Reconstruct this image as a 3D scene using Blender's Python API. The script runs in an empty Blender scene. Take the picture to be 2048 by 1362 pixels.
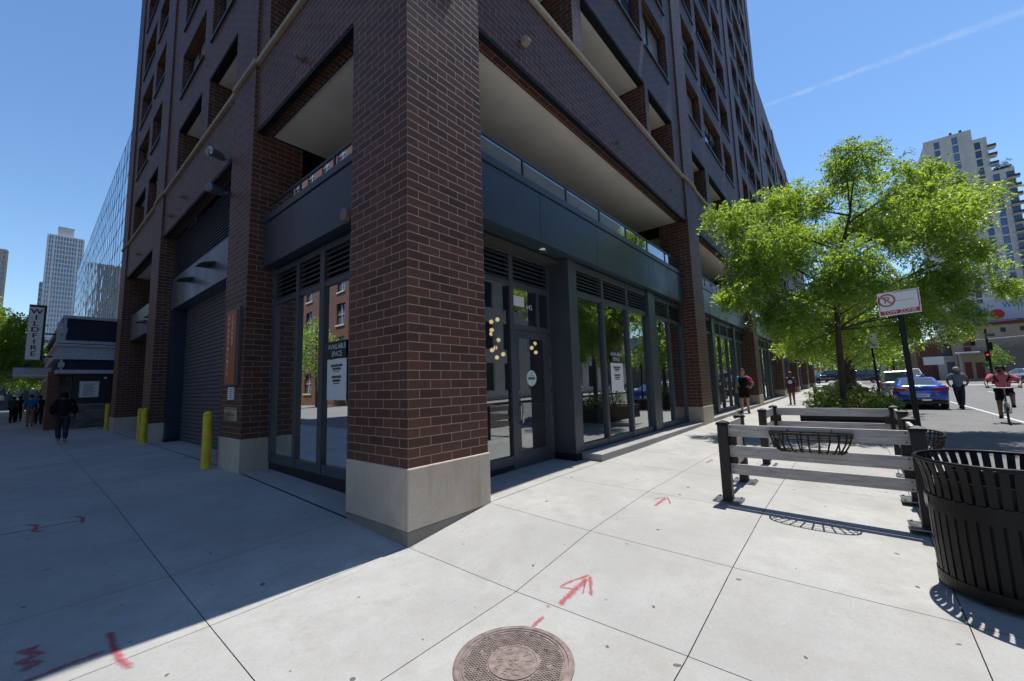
import bpy, bmesh, math, random
import numpy as np
from mathutils import Vector, Matrix
PI = math.pi
random.seed(7)
SC = bpy.context.scene
COL = SC.collection
rnd = random.uniform

# ------------------------------------------------------------------ helpers
class M:
    """collects geometry for one mesh"""
    def __init__(s):
        s.v = []; s.f = []
    def add(s, vs, fs):
        b = len(s.v); s.v.extend([tuple(map(float, p)) for p in vs]); s.f.extend([tuple(i + b for i in f) for f in fs]); return s
    def quad(s, a, b, c, d): return s.add([a, b, c, d], [(0, 1, 2, 3)])
    def poly(s, pts): return s.add(pts, [tuple(range(len(pts)))])
    def box(s, x0, x1, y0, y1, z0, z1):
        v = [(x0, y0, z0), (x1, y0, z0), (x1, y1, z0), (x0, y1, z0), (x0, y0, z1), (x1, y0, z1), (x1, y1, z1), (x0, y1, z1)]
        return s.add(v, [(0, 3, 2, 1), (4, 5, 6, 7), (0, 1, 5, 4), (1, 2, 6, 5), (2, 3, 7, 6), (3, 0, 4, 7)])
    def hexa(s, lo, hi):
        """box between two quads (4 pts each, same order)"""
        return s.add(list(lo) + list(hi), [(0, 3, 2, 1), (4, 5, 6, 7), (0, 1, 5, 4), (1, 2, 6, 5), (2, 3, 7, 6), (3, 0, 4, 7)])
    def bar(s, p, q, w, h, up=(0, 0, 1)):
        p = Vector(p); q = Vector(q); d = (q - p).normalized(); u = Vector(up)
        a = d.cross(u)
        if a.length < 1e-4: a = d.cross(Vector((1, 0, 0)))
        a.normalize(); b = a.cross(d).normalized()
        c = [(-w / 2, -h / 2), (w / 2, -h / 2), (w / 2, h / 2), (-w / 2, h / 2)]
        return s.hexa([p + a * i + b * j for i, j in c], [q + a * i + b * j for i, j in c])
    def tube(s, pts, r, n=8, cap=True, closed=False):
        pts = [Vector(p) for p in pts]; m = len(pts)
        rs = r if isinstance(r, (list, tuple)) else [r] * m
        vs = []; prev = None
        for i, p in enumerate(pts):
            if closed: t = pts[(i + 1) % m] - pts[i - 1]
            else: t = pts[min(i + 1, m - 1)] - pts[max(i - 1, 0)]
            t = t.normalized() if t.length > 1e-9 else Vector((0, 0, 1))
            if prev is None:
                a = t.cross(Vector((0, 0, 1)))
                if a.length < 1e-3: a = t.cross(Vector((1, 0, 0)))
            else: a = prev - t * prev.dot(t)
            a.normalize(); b = t.cross(a); prev = a
            for k in range(n):
                an = 2 * PI * k / n
                vs.append(p + (a * math.cos(an) + b * math.sin(an)) * rs[i])
        fs = []
        for i in range(m if closed else m - 1):
            for k in range(n):
                j = (i + 1) % m
                fs.append((i * n + k, i * n + (k + 1) % n, j * n + (k + 1) % n, j * n + k))
        if cap and not closed:
            fs.append(tuple(range(n - 1, -1, -1))); fs.append(tuple((m - 1) * n + k for k in range(n)))
        return s.add(vs, fs)
    def lathe(s, prof, c=(0, 0, 0), n=32, axis='z', cap=True):
        vs = []
        for r, z in prof:
            for k in range(n):
                a = 2 * PI * k / n
                x, y = r * math.cos(a), r * math.sin(a)
                p = (x, y, z) if axis == 'z' else ((x, z, y) if axis == 'y' else (z, x, y))
                vs.append((p[0] + c[0], p[1] + c[1], p[2] + c[2]))
        fs = [(i * n + k, i * n + (k + 1) % n, (i + 1) * n + (k + 1) % n, (i + 1) * n + k) for i in range(len(prof) - 1) for k in range(n)]
        if cap:
            fs.append(tuple(range(n - 1, -1, -1))); fs.append(tuple((len(prof) - 1) * n + k for k in range(n)))
        return s.add(vs, fs)
    def cyl(s, c, r, z0, z1, n=24): return s.lathe([(r, z0), (r, z1)], (c[0], c[1], 0), n)
    def ball(s, c, r, nu=12, nv=8):
        if not isinstance(r, (tuple, list)): r = (r, r, r)
        vs = []; fs = []
        for j in range(nv + 1):
            t = PI * j / nv
            for i in range(nu):
                a = 2 * PI * i / nu
                vs.append((c[0] + r[0] * math.sin(t) * math.cos(a), c[1] + r[1] * math.sin(t) * math.sin(a), c[2] - r[2] * math.cos(t)))
        for j in range(nv):
            for i in range(nu):
                fs.append((j * nu + i, j * nu + (i + 1) % nu, (j + 1) * nu + (i + 1) % nu, (j + 1) * nu + i))
        return s.add(vs, fs)
    def prism(s, pts, fn, t):
        """2d outline, fn(a,b,depth)->xyz, thickness t"""
        n = len(pts)
        lo = [fn(a, b, 0) for a, b in pts]; hi = [fn(a, b, t) for a, b in pts]
        return s.add(lo + hi, [tuple(range(n - 1, -1, -1)), tuple(range(n, 2 * n))] + [(i, (i + 1) % n, (i + 1) % n + n, i + n) for i in range(n)])
    def disc(s, c, r, axis='z', n=24):
        vs = []
        for k in range(n):
            a = 2 * PI * k / n; x, y = r * math.cos(a), r * math.sin(a)
            vs.append({'z': (c[0] + x, c[1] + y, c[2]), 'x': (c[0], c[1] + x, c[2] + y), 'y': (c[0] + x, c[1], c[2] + y)}[axis])
        return s.add(vs, [tuple(range(n))])
    def text(s, txt, size, fn, extrude=0.0, align='CENTER', spacing=1.0):
        """lettering: fn(x, y, z)->xyz"""
        cu = bpy.data.curves.new('lettering', 'FONT'); cu.body = txt; cu.size = size; cu.extrude = extrude
        cu.align_x = align; cu.align_y = 'CENTER'; cu.resolution_u = 2; cu.space_character = spacing
        o = bpy.data.objects.new('lettering', cu); COL.objects.link(o)
        dg = bpy.context.evaluated_depsgraph_get(); me = bpy.data.meshes.new_from_object(o.evaluated_get(dg))
        s.add([fn(*v.co) for v in me.vertices], [tuple(p.vertices) for p in me.polygons])
        bpy.data.objects.remove(o); bpy.data.curves.remove(cu); bpy.data.meshes.remove(me)
        return s
    def xf(s, mat):
        s.v = [tuple(mat @ Vector(p)) for p in s.v]; return s
    def build(s, name, m, parent=None, smooth=False, bevel=0, seg=2, fixn=False):
        me = bpy.data.meshes.new(name); me.from_pydata(s.v, [], s.f)
        if fixn:
            bm = bmesh.new(); bm.from_mesh(me); bmesh.ops.recalc_face_normals(bm, faces=bm.faces); bm.to_mesh(me); bm.free()
        me.materials.append(m)
        if smooth: me.polygons.foreach_set('use_smooth', [True] * len(me.polygons))
        me.update()
        o = bpy.data.objects.new(name, me); COL.objects.link(o)
        if parent: o.parent = parent
        if bevel:
            b = o.modifiers.new('b', 'BEVEL'); b.width = bevel; b.segments = seg; b.limit_method = 'ANGLE'; b.angle_limit = math.radians(40)
        return o

def tag(o, label, cat, group=None, kind=None):
    if label: o['label'] = label
    if cat: o['category'] = cat
    if group: o['group'] = group
    if kind: o['kind'] = kind
    return o
def thing(name, label, cat, loc=(0, 0, 0), rz=0, group=None):
    o = bpy.data.objects.new(name, None); COL.objects.link(o); o.location = loc; o.rotation_euler = (0, 0, rz)
    return tag(o, label, cat, group)
def struct(o): o['kind'] = 'structure'; return o
def children(o): return [c for c in bpy.data.objects if c.parent == o]
def copy_tree(o, parent=None):
    c = o.copy(); COL.objects.link(c); c.parent = parent
    for ch in children(o): copy_tree(ch, c)
    return c
def dup(root, loc, rz, label, group=None):
    r = copy_tree(root); r.location = loc; r.rotation_euler = (0, 0, rz); r['label'] = label
    if group: r['group'] = group
    return r

# ------------------------------------------------------------------ ground heights
GX = [-60, -1.67, 0, 1.22, 2.75, 6, 12, 30, 62, 150]
GY = [-4.75, -2.74, -1.42, 0, 1.23, 5, 12, 25, 200]
GZ = [[-.86, -.85, -.81, -.74, -.70, -.69, -.66, -.64, -.33, .35],
      [-.84, -.82, -.798, -.713, -.655, -.655, -.63, -.62, -.33, .35],
      [-.83, -.82, -.803, -.68, -.618, -.616, -.60, -.60, -.33, .35],
      [-.82, -.80, -.775, -.614, -.59, -.59, -.55, -.55, -.33, .35],
      [-.80, -.77, -.707, -.60, -.585, -.585, -.55, -.55, -.33, .35],
      [-.70, -.66, -.585, -.585, -.585, -.585, -.55, -.55, -.33, .35],
      [-.66, -.62, -.58, -.58, -.58, -.58, -.55, -.55, -.33, .35],
      [-.66, -.62, -.58, -.58, -.58, -.58, -.55, -.55, -.33, .35],
      [-.66, -.62, -.58, -.58, -.58, -.58, -.55, -.55, -.33, .35]]
def G(x, y):
    x = min(max(x, GX[0]), GX[-1]); y = min(max(y, GY[0]), GY[-1])
    i = max(k for k in range(len(GX) - 1) if GX[k] <= x); j = max(k for k in range(len(GY) - 1) if GY[k] <= y)
    a = (x - GX[i]) / (GX[i + 1] - GX[i]); b = (y - GY[j]) / (GY[j + 1] - GY[j])
    return (GZ[j][i] * (1 - a) + GZ[j][i + 1] * a) * (1 - b) + (GZ[j + 1][i] * (1 - a) + GZ[j + 1][i + 1] * a) * b
RX = [(-300, -.9), (0, -.88), (12, -.81), (30, -.78), (60, -.46), (80, -.08), (150, .2), (900, .2)]
def RZ(x):
    for (a, za), (b, zb) in zip(RX, RX[1:]):
        if x <= b: return za + (zb - za) * (x - a) / (b - a)
    return RX[-1][1]

# ------------------------------------------------------------------ materials
def newmat(name):
    m = bpy.data.materials.new(name); m.use_nodes = True; nt = m.node_tree; nt.nodes.clear()
    out = nt.nodes.new('ShaderNodeOutputMaterial'); return m, nt, out
def N(nt, typ, **kw):
    n = nt.nodes.new(typ)
    for k, v in kw.items():
        if k.startswith('i_'):
            n.inputs[int(k[2:]) if k[2:].isdigit() else k[2:].replace('_', ' ')].default_value = v
        else: setattr(n, k, v)
    return n
def L(nt, a, b): nt.links.new(a, b)
def math_(nt, op, a, b=None, clamp=False):
    n = nt.nodes.new('ShaderNodeMath'); n.operation = op; n.use_clamp = clamp
    for i, x in enumerate((a, b)):
        if x is None: continue
        if isinstance(x, (int, float)): n.inputs[i].default_value = x
        else: nt.links.new(x, n.inputs[i])
    return n.outputs[0]
def mixc(nt, fac, a, b, mode='MIX'):
    n = nt.nodes.new('ShaderNodeMix'); n.data_type = 'RGBA'; n.blend_type = mode
    for s, x in ((n.inputs[0], fac), (n.inputs[6], a), (n.inputs[7], b)):
        if isinstance(x, (int, float)): s.default_value = x
        elif isinstance(x, (tuple, list)): s.default_value = (*x[:3], 1)
        else: nt.links.new(x, s)
    return n.outputs[2]
def ramp(nt, x, a, b, va=0.0, vb=1.0):
    n = nt.nodes.new('ShaderNodeMapRange'); n.inputs[1].default_value = a; n.inputs[2].default_value = b
    n.inputs[3].default_value = va; n.inputs[4].default_value = vb; nt.links.new(x, n.inputs[0]); return n.outputs[0]
def noise(nt, vec, scale, detail=4, rough=.55):
    n = N(nt, 'ShaderNodeTexNoise'); n.inputs['Scale'].default_value = scale; n.inputs['Detail'].default_value = detail
    n.inputs['Roughness'].default_value = rough; nt.links.new(vec, n.inputs['Vector']); return n.outputs[0]
def pm(name, col, rough=.6, metal=0.0, var=.18, scale=9.0, bump=0.0, spec=.5, coat=0.0, stretch=None, bscale=60, chips=None):
    """principled with real-surface variation: noise tint, roughness breakup, small bump"""
    m, nt, out = newmat(name); p = N(nt, 'ShaderNodeBsdfPrincipled'); L(nt, p.outputs[0], out.inputs[0])
    tc = N(nt, 'ShaderNodeTexCoord'); vec = tc.outputs['Object']
    if stretch:
        mp = N(nt, 'ShaderNodeMapping'); mp.inputs['Scale'].default_value = stretch; L(nt, vec, mp.inputs[0]); vec = mp.outputs[0]
    n1 = noise(nt, vec, scale)
    lo = tuple(c * (1 - var) for c in col); hi = tuple(min(1, c * (1 + var)) for c in col)
    c = mixc(nt, ramp(nt, n1, .3, .7), lo, hi)
    if chips: c = mixc(nt, ramp(nt, noise(nt, tc.outputs['Object'], chips[1], 6, .7), chips[2], chips[2] + .05, 0, .85), c, chips[0])
    L(nt, c, p.inputs['Base Color'])
    L(nt, ramp(nt, n1, .3, .7, max(.02, rough - .08), min(1, rough + .08)), p.inputs['Roughness'])
    p.inputs['Metallic'].default_value = metal; p.inputs['Specular IOR Level'].default_value = spec
    p.inputs['Coat Weight'].default_value = coat; p.inputs['Coat Roughness'].default_value = .04
    if bump:
        b = N(nt, 'ShaderNodeBump'); b.inputs['Strength'].default_value = bump; b.inputs['Distance'].default_value = .004
        L(nt, noise(nt, vec, bscale, 5), b.inputs['Height']); L(nt, b.outputs[0], p.inputs['Normal'])
    return m
def brick_mat(name, c1, c2, mortar, bw=.3048, rh=.1033, ms=.005, shiftx=.1524, shifty=0.0, stains=True):
    m, nt, out = newmat(name); p = N(nt, 'ShaderNodeBsdfPrincipled'); L(nt, p.outputs[0], out.inputs[0])
    g = N(nt, 'ShaderNodeNewGeometry'); sp = N(nt, 'ShaderNodeSeparateXYZ'); L(nt, g.outputs['Position'], sp.inputs[0])
    sn = N(nt, 'ShaderNodeSeparateXYZ'); L(nt, g.outputs['Normal'], sn.inputs[0])
    f = math_(nt, 'GREATER_THAN', math_(nt, 'ABSOLUTE', sn.outputs[0]), .5)
    fz = math_(nt, 'GREATER_THAN', math_(nt, 'ABSOLUTE', sn.outputs[2]), .7)
    ux = math_(nt, 'ADD', sp.outputs[0], shiftx); uy = math_(nt, 'ADD', sp.outputs[1], shifty)
    mu = N(nt, 'ShaderNodeMix'); L(nt, f, mu.inputs[0]); L(nt, ux, mu.inputs[2]); L(nt, uy, mu.inputs[3])
    mv = N(nt, 'ShaderNodeMix'); L(nt, fz, mv.inputs[0]); L(nt, sp.outputs[2], mv.inputs[2]); L(nt, sp.outputs[1], mv.inputs[3])
    cb = N(nt, 'ShaderNodeCombineXYZ'); L(nt, mu.outputs[0], cb.inputs[0]); L(nt, mv.outputs[0], cb.inputs[1])
    b = N(nt, 'ShaderNodeTexBrick'); L(nt, cb.outputs[0], b.inputs['Vector'])
    b.offset = .5; b.offset_frequency = 2; b.squash = 1
    for k, v in (('Scale', 1), ('Mortar Size', ms), ('Mortar Smooth', .15), ('Bias', 0), ('Brick Width', bw), ('Row Height', rh)): b.inputs[k].default_value = v
    b.inputs['Color1'].default_value = (*c1, 1); b.inputs['Color2'].default_value = (*c2, 1); b.inputs['Mortar'].default_value = (*mortar, 1)
    n1 = noise(nt, g.outputs['Position'], 26, 5); n2 = noise(nt, g.outputs['Position'], .9, 4)
    c = mixc(nt, .35, b.outputs['Color'], mixc(nt, ramp(nt, n1, .3, .7), (.45, .45, .45), (1, 1, 1)), 'MULTIPLY')
    c = mixc(nt, ramp(nt, n2, .35, .7, 0, .35), c, mixc(nt, 1, c, (.62, .6, .66), 'MULTIPLY'))
    if stains:   # chalky efflorescence blown across some courses
        n3 = noise(nt, g.outputs['Position'], 2.3, 7, .7)
        c = mixc(nt, ramp(nt, n3, .66, .82, 0, .22), c, (.36, .33, .33))
    n6 = noise(nt, g.outputs['Position'], 7, 5, .65); c = mixc(nt, ramp(nt, n6, .56, .74, 0, .4), c, (.05, .036, .032))
    L(nt, c, p.inputs['Base Color'])
    L(nt, ramp(nt, n1, .3, .7, .42, .62), p.inputs['Roughness']); p.inputs['Specular IOR Level'].default_value = .22
    bp = N(nt, 'ShaderNodeBump'); bp.inputs['Strength'].default_value = .7; bp.inputs['Distance'].default_value = .006
    h = math_(nt, 'ADD', math_(nt, 'MULTIPLY', b.outputs['Fac'], -1.0), math_(nt, 'MULTIPLY', n1, .25))
    L(nt, h, bp.inputs['Height']); L(nt, bp.outputs[0], p.inputs['Normal'])
    return m
def concrete_mat(name, col, gum=True, island=.1, streak=0.0):
    m, nt, out = newmat(name); p = N(nt, 'ShaderNodeBsdfPrincipled'); L(nt, p.outputs[0], out.inputs[0])
    g = N(nt, 'ShaderNodeNewGeometry'); pos = g.outputs['Position']
    n1 = noise(nt, pos, .7, 5, .6); n2 = noise(nt, pos, 6, 6, .65); n3 = noise(nt, pos, 160, 3, .6); n4 = noise(nt, pos, 2.2, 6, .7)
    c = mixc(nt, ramp(nt, n1, .36, .64), tuple(x * .80 for x in col), tuple(min(1, x * 1.06) for x in col))
    c = mixc(nt, ramp(nt, n2, .38, .66, 0, .55), c, tuple(x * k for x, k in zip(col, (.80, .77, .72))))
    c = mixc(nt, ramp(nt, n3, .3, .7, 0, .30), c, tuple(x * .55 for x in col))
    c = mixc(nt, ramp(nt, n4, .50, .68, 0, .5), c, tuple(x * k for x, k in zip(col, (.66, .62, .56))))
    c = mixc(nt, ramp(nt, g.outputs['Random Per Island'], 0, 1, 0, island), c, tuple(x * .7 for x in col))
    if streak:
        mp = N(nt, 'ShaderNodeMapping'); mp.inputs['Scale'].default_value = (4.2, 4.2, .55); L(nt, pos, mp.inputs[0]); ns = noise(nt, mp.outputs[0], 1.3, 6, .62)
        c = mixc(nt, ramp(nt, ns, .54, .72, 0, streak), c, tuple(x * k for x, k in zip(col, (.62, .50, .38))))
        c = mixc(nt, ramp(nt, noise(nt, pos, 85, 2, .5), .60, .70, 0, .35), c, tuple(x * .5 for x in col))
    n5 = noise(nt, pos, 48, 4, .6)
    c = mixc(nt, ramp(nt, n5, .56, .72, 0, .34), c, tuple(x * .52 for x in col))
    c = mixc(nt, ramp(nt, n5, .30, .42, .16, 0), c, tuple(min(1, x * 1.25) for x in col))
    if gum:      # a few hairline cracks
        vc = N(nt, 'ShaderNodeTexVoronoi'); vc.voronoi_dimensions = '2D'; vc.feature = 'DISTANCE_TO_EDGE'; vc.inputs['Scale'].default_value = .5
        wv = N(nt, 'ShaderNodeVectorMath', operation='ADD'); L(nt, pos, wv.inputs[0]); nw = N(nt, 'ShaderNodeTexNoise'); nw.inputs['Scale'].default_value = 2.2; nw.inputs['Detail'].default_value = 6; L(nt, pos, nw.inputs[0])
        sw = N(nt, 'ShaderNodeVectorMath', operation='SCALE'); L(nt, nw.outputs[1], sw.inputs[0]); sw.inputs['Scale'].default_value = .5; L(nt, sw.outputs[0], wv.inputs[1]); L(nt, wv.outputs[0], vc.inputs['Vector'])
        ck = math_(nt, 'MULTIPLY', math_(nt, 'LESS_THAN', vc.outputs['Distance'], .0013), ramp(nt, noise(nt, pos, .55, 2, .5), .54, .58, 0, .55))
        c = mixc(nt, ck, c, tuple(x * .3 for x in col))
    if gum:      # trodden gum spots, sparse
        v = N(nt, 'ShaderNodeTexVoronoi'); v.voronoi_dimensions = '2D'; v.inputs['Scale'].default_value = 1.7; v.inputs['Randomness'].default_value = 1
        wp = N(nt, 'ShaderNodeVectorMath', operation='ADD'); L(nt, pos, wp.inputs[0])
        nn = N(nt, 'ShaderNodeTexNoise'); nn.inputs['Scale'].default_value = 18; L(nt, pos, nn.inputs[0])
        vs = N(nt, 'ShaderNodeVectorMath', operation='SCALE'); L(nt, nn.outputs[1], vs.inputs[0]); vs.inputs['Scale'].default_value = .05; L(nt, vs.outputs[0], wp.inputs[1])
        L(nt, wp.outputs[0], v.inputs['Vector'])
        sepc = N(nt, 'ShaderNodeSeparateColor'); L(nt, v.outputs['Color'], sepc.inputs[0])
        rad = ramp(nt, sepc.outputs[0], .25, 1, 0.0, .038)
        c = mixc(nt, math_(nt, 'MULTIPLY', math_(nt, 'LESS_THAN', v.outputs['Distance'], rad), .8), c, (.055, .055, .06))
    L(nt, c, p.inputs['Base Color']); p.inputs['Roughness'].default_value = .82; p.inputs['Specular IOR Level'].default_value = .35
    b = N(nt, 'ShaderNodeBump'); b.inputs['Strength'].default_value = .25; b.inputs['Distance'].default_value = .003
    L(nt, math_(nt, 'ADD', n3, n2), b.inputs['Height']); L(nt, b.outputs[0], p.inputs['Normal'])
    return m
def leaf_mat(name, dark, light, trans, tfac=.45, gloss=.0):
    m, nt, out = newmat(name)
    g = N(nt, 'ShaderNodeNewGeometry'); r = g.outputs['Random Per Island']
    n1 = noise(nt, g.outputs['Position'], 1.3, 3)
    fac = math_(nt, 'ADD', math_(nt, 'MULTIPLY', r, .55), ramp(nt, n1, .35, .65, 0, .45))
    c = mixc(nt, fac, dark, light); ct = mixc(nt, fac, tuple(x * .7 for x in trans), trans)
    d = N(nt, 'ShaderNodeBsdfDiffuse'); L(nt, c, d.inputs[0])
    t = N(nt, 'ShaderNodeBsdfTranslucent'); L(nt, ct, t.inputs[0])
    mx = N(nt, 'ShaderNodeMixShader'); mx.inputs[0].default_value = tfac; L(nt, d.outputs[0], mx.inputs[1]); L(nt, t.outputs[0], mx.inputs[2])
    gl = N(nt, 'ShaderNodeBsdfGlossy'); gl.inputs['Roughness'].default_value = .62; gl.inputs[0].default_value = (.8, .85, .9, 1)
    fr = N(nt, 'ShaderNodeFresnel'); fr.inputs[0].default_value = 1.45
    m2 = N(nt, 'ShaderNodeMixShader'); L(nt, math_(nt, 'ADD', math_(nt, 'MULTIPLY', fr.outputs[0], .30), gloss * .4), m2.inputs[0])
    L(nt, mx.outputs[0], m2.inputs[1]); L(nt, gl.outputs[0], m2.inputs[2]); L(nt, m2.outputs[0], out.inputs[0])
    return m
def glass_mat(name, tint=(.55, .62, .6), refl=.16, rough=.0, k=1.0, warp=0.0):
    m, nt, out = newmat(name)
    t = N(nt, 'ShaderNodeBsdfTransparent'); t.inputs[0].default_value = (*tint, 1)
    gl = N(nt, 'ShaderNodeBsdfGlossy'); gl.inputs['Roughness'].default_value = rough; gl.inputs[0].default_value = (.92, .97, 1, 1)
    fr = N(nt, 'ShaderNodeFresnel'); fr.inputs[0].default_value = 1.5
    if warp:
        g = N(nt, 'ShaderNodeNewGeometry'); b = N(nt, 'ShaderNodeBump'); b.inputs['Strength'].default_value = warp; b.inputs['Distance'].default_value = .05
        L(nt, noise(nt, g.outputs['Position'], .9, 2), b.inputs['Height']); L(nt, b.outputs[0], gl.inputs['Normal'])
    mx = N(nt, 'ShaderNodeMixShader'); L(nt, math_(nt, 'ADD', math_(nt, 'MULTIPLY', fr.outputs[0], k), refl, True), mx.inputs[0])
    L(nt, t.outputs[0], mx.inputs[1]); L(nt, gl.outputs[0], mx.inputs[2]); L(nt, mx.outputs[0], out.inputs[0])
    return m
def window_mat(name, col=(.012, .02, .03), rough=.04, warp=.0, spec=1.0, metal=0.0):
    m, nt, out = newmat(name); p = N(nt, 'ShaderNodeBsdfPrincipled'); L(nt, p.outputs[0], out.inputs[0])
    g = N(nt, 'ShaderNodeNewGeometry')
    oi = N(nt, 'ShaderNodeObjectInfo')
    c = mixc(nt, math_(nt, 'FRACT', math_(nt, 'ADD', g.outputs['Random Per Island'], oi.outputs['Random'])), tuple(x * .45 for x in col), tuple(min(1, x * 1.6) for x in col))
    L(nt, c, p.inputs['Base Color']); p.inputs['Roughness'].default_value = rough; p.inputs['Specular IOR Level'].default_value = spec
    p.inputs['Metallic'].default_value = metal
    if warp:
        b = N(nt, 'ShaderNodeBump'); b.inputs['Strength'].default_value = warp; b.inputs['Distance'].default_value = .2
        L(nt, noise(nt, g.outputs['Position'], .5, 2), b.inputs['Height']); L(nt, b.outputs[0], p.inputs['Normal'])
    return m
def emit_mat(name, col, s):
    m, nt, out = newmat(name); e = N(nt, 'ShaderNodeEmission'); e.inputs[0].default_value = (*col, 1); e.inputs[1].default_value = s
    L(nt, e.outputs[0], out.inputs[0]); return m

def globe_mat(name):
    m, nt, out = newmat(name); e = N(nt, 'ShaderNodeEmission'); lw = N(nt, 'ShaderNodeLayerWeight'); lw.inputs[0].default_value = .35
    L(nt, mixc(nt, lw.outputs['Facing'], (1, .74, .40), (.75, .34, .10)), e.inputs[0]); L(nt, ramp(nt, lw.outputs['Facing'], 0, .8, 1.7, .35), e.inputs[1]); L(nt, e.outputs[0], out.inputs[0]); return m

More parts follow.
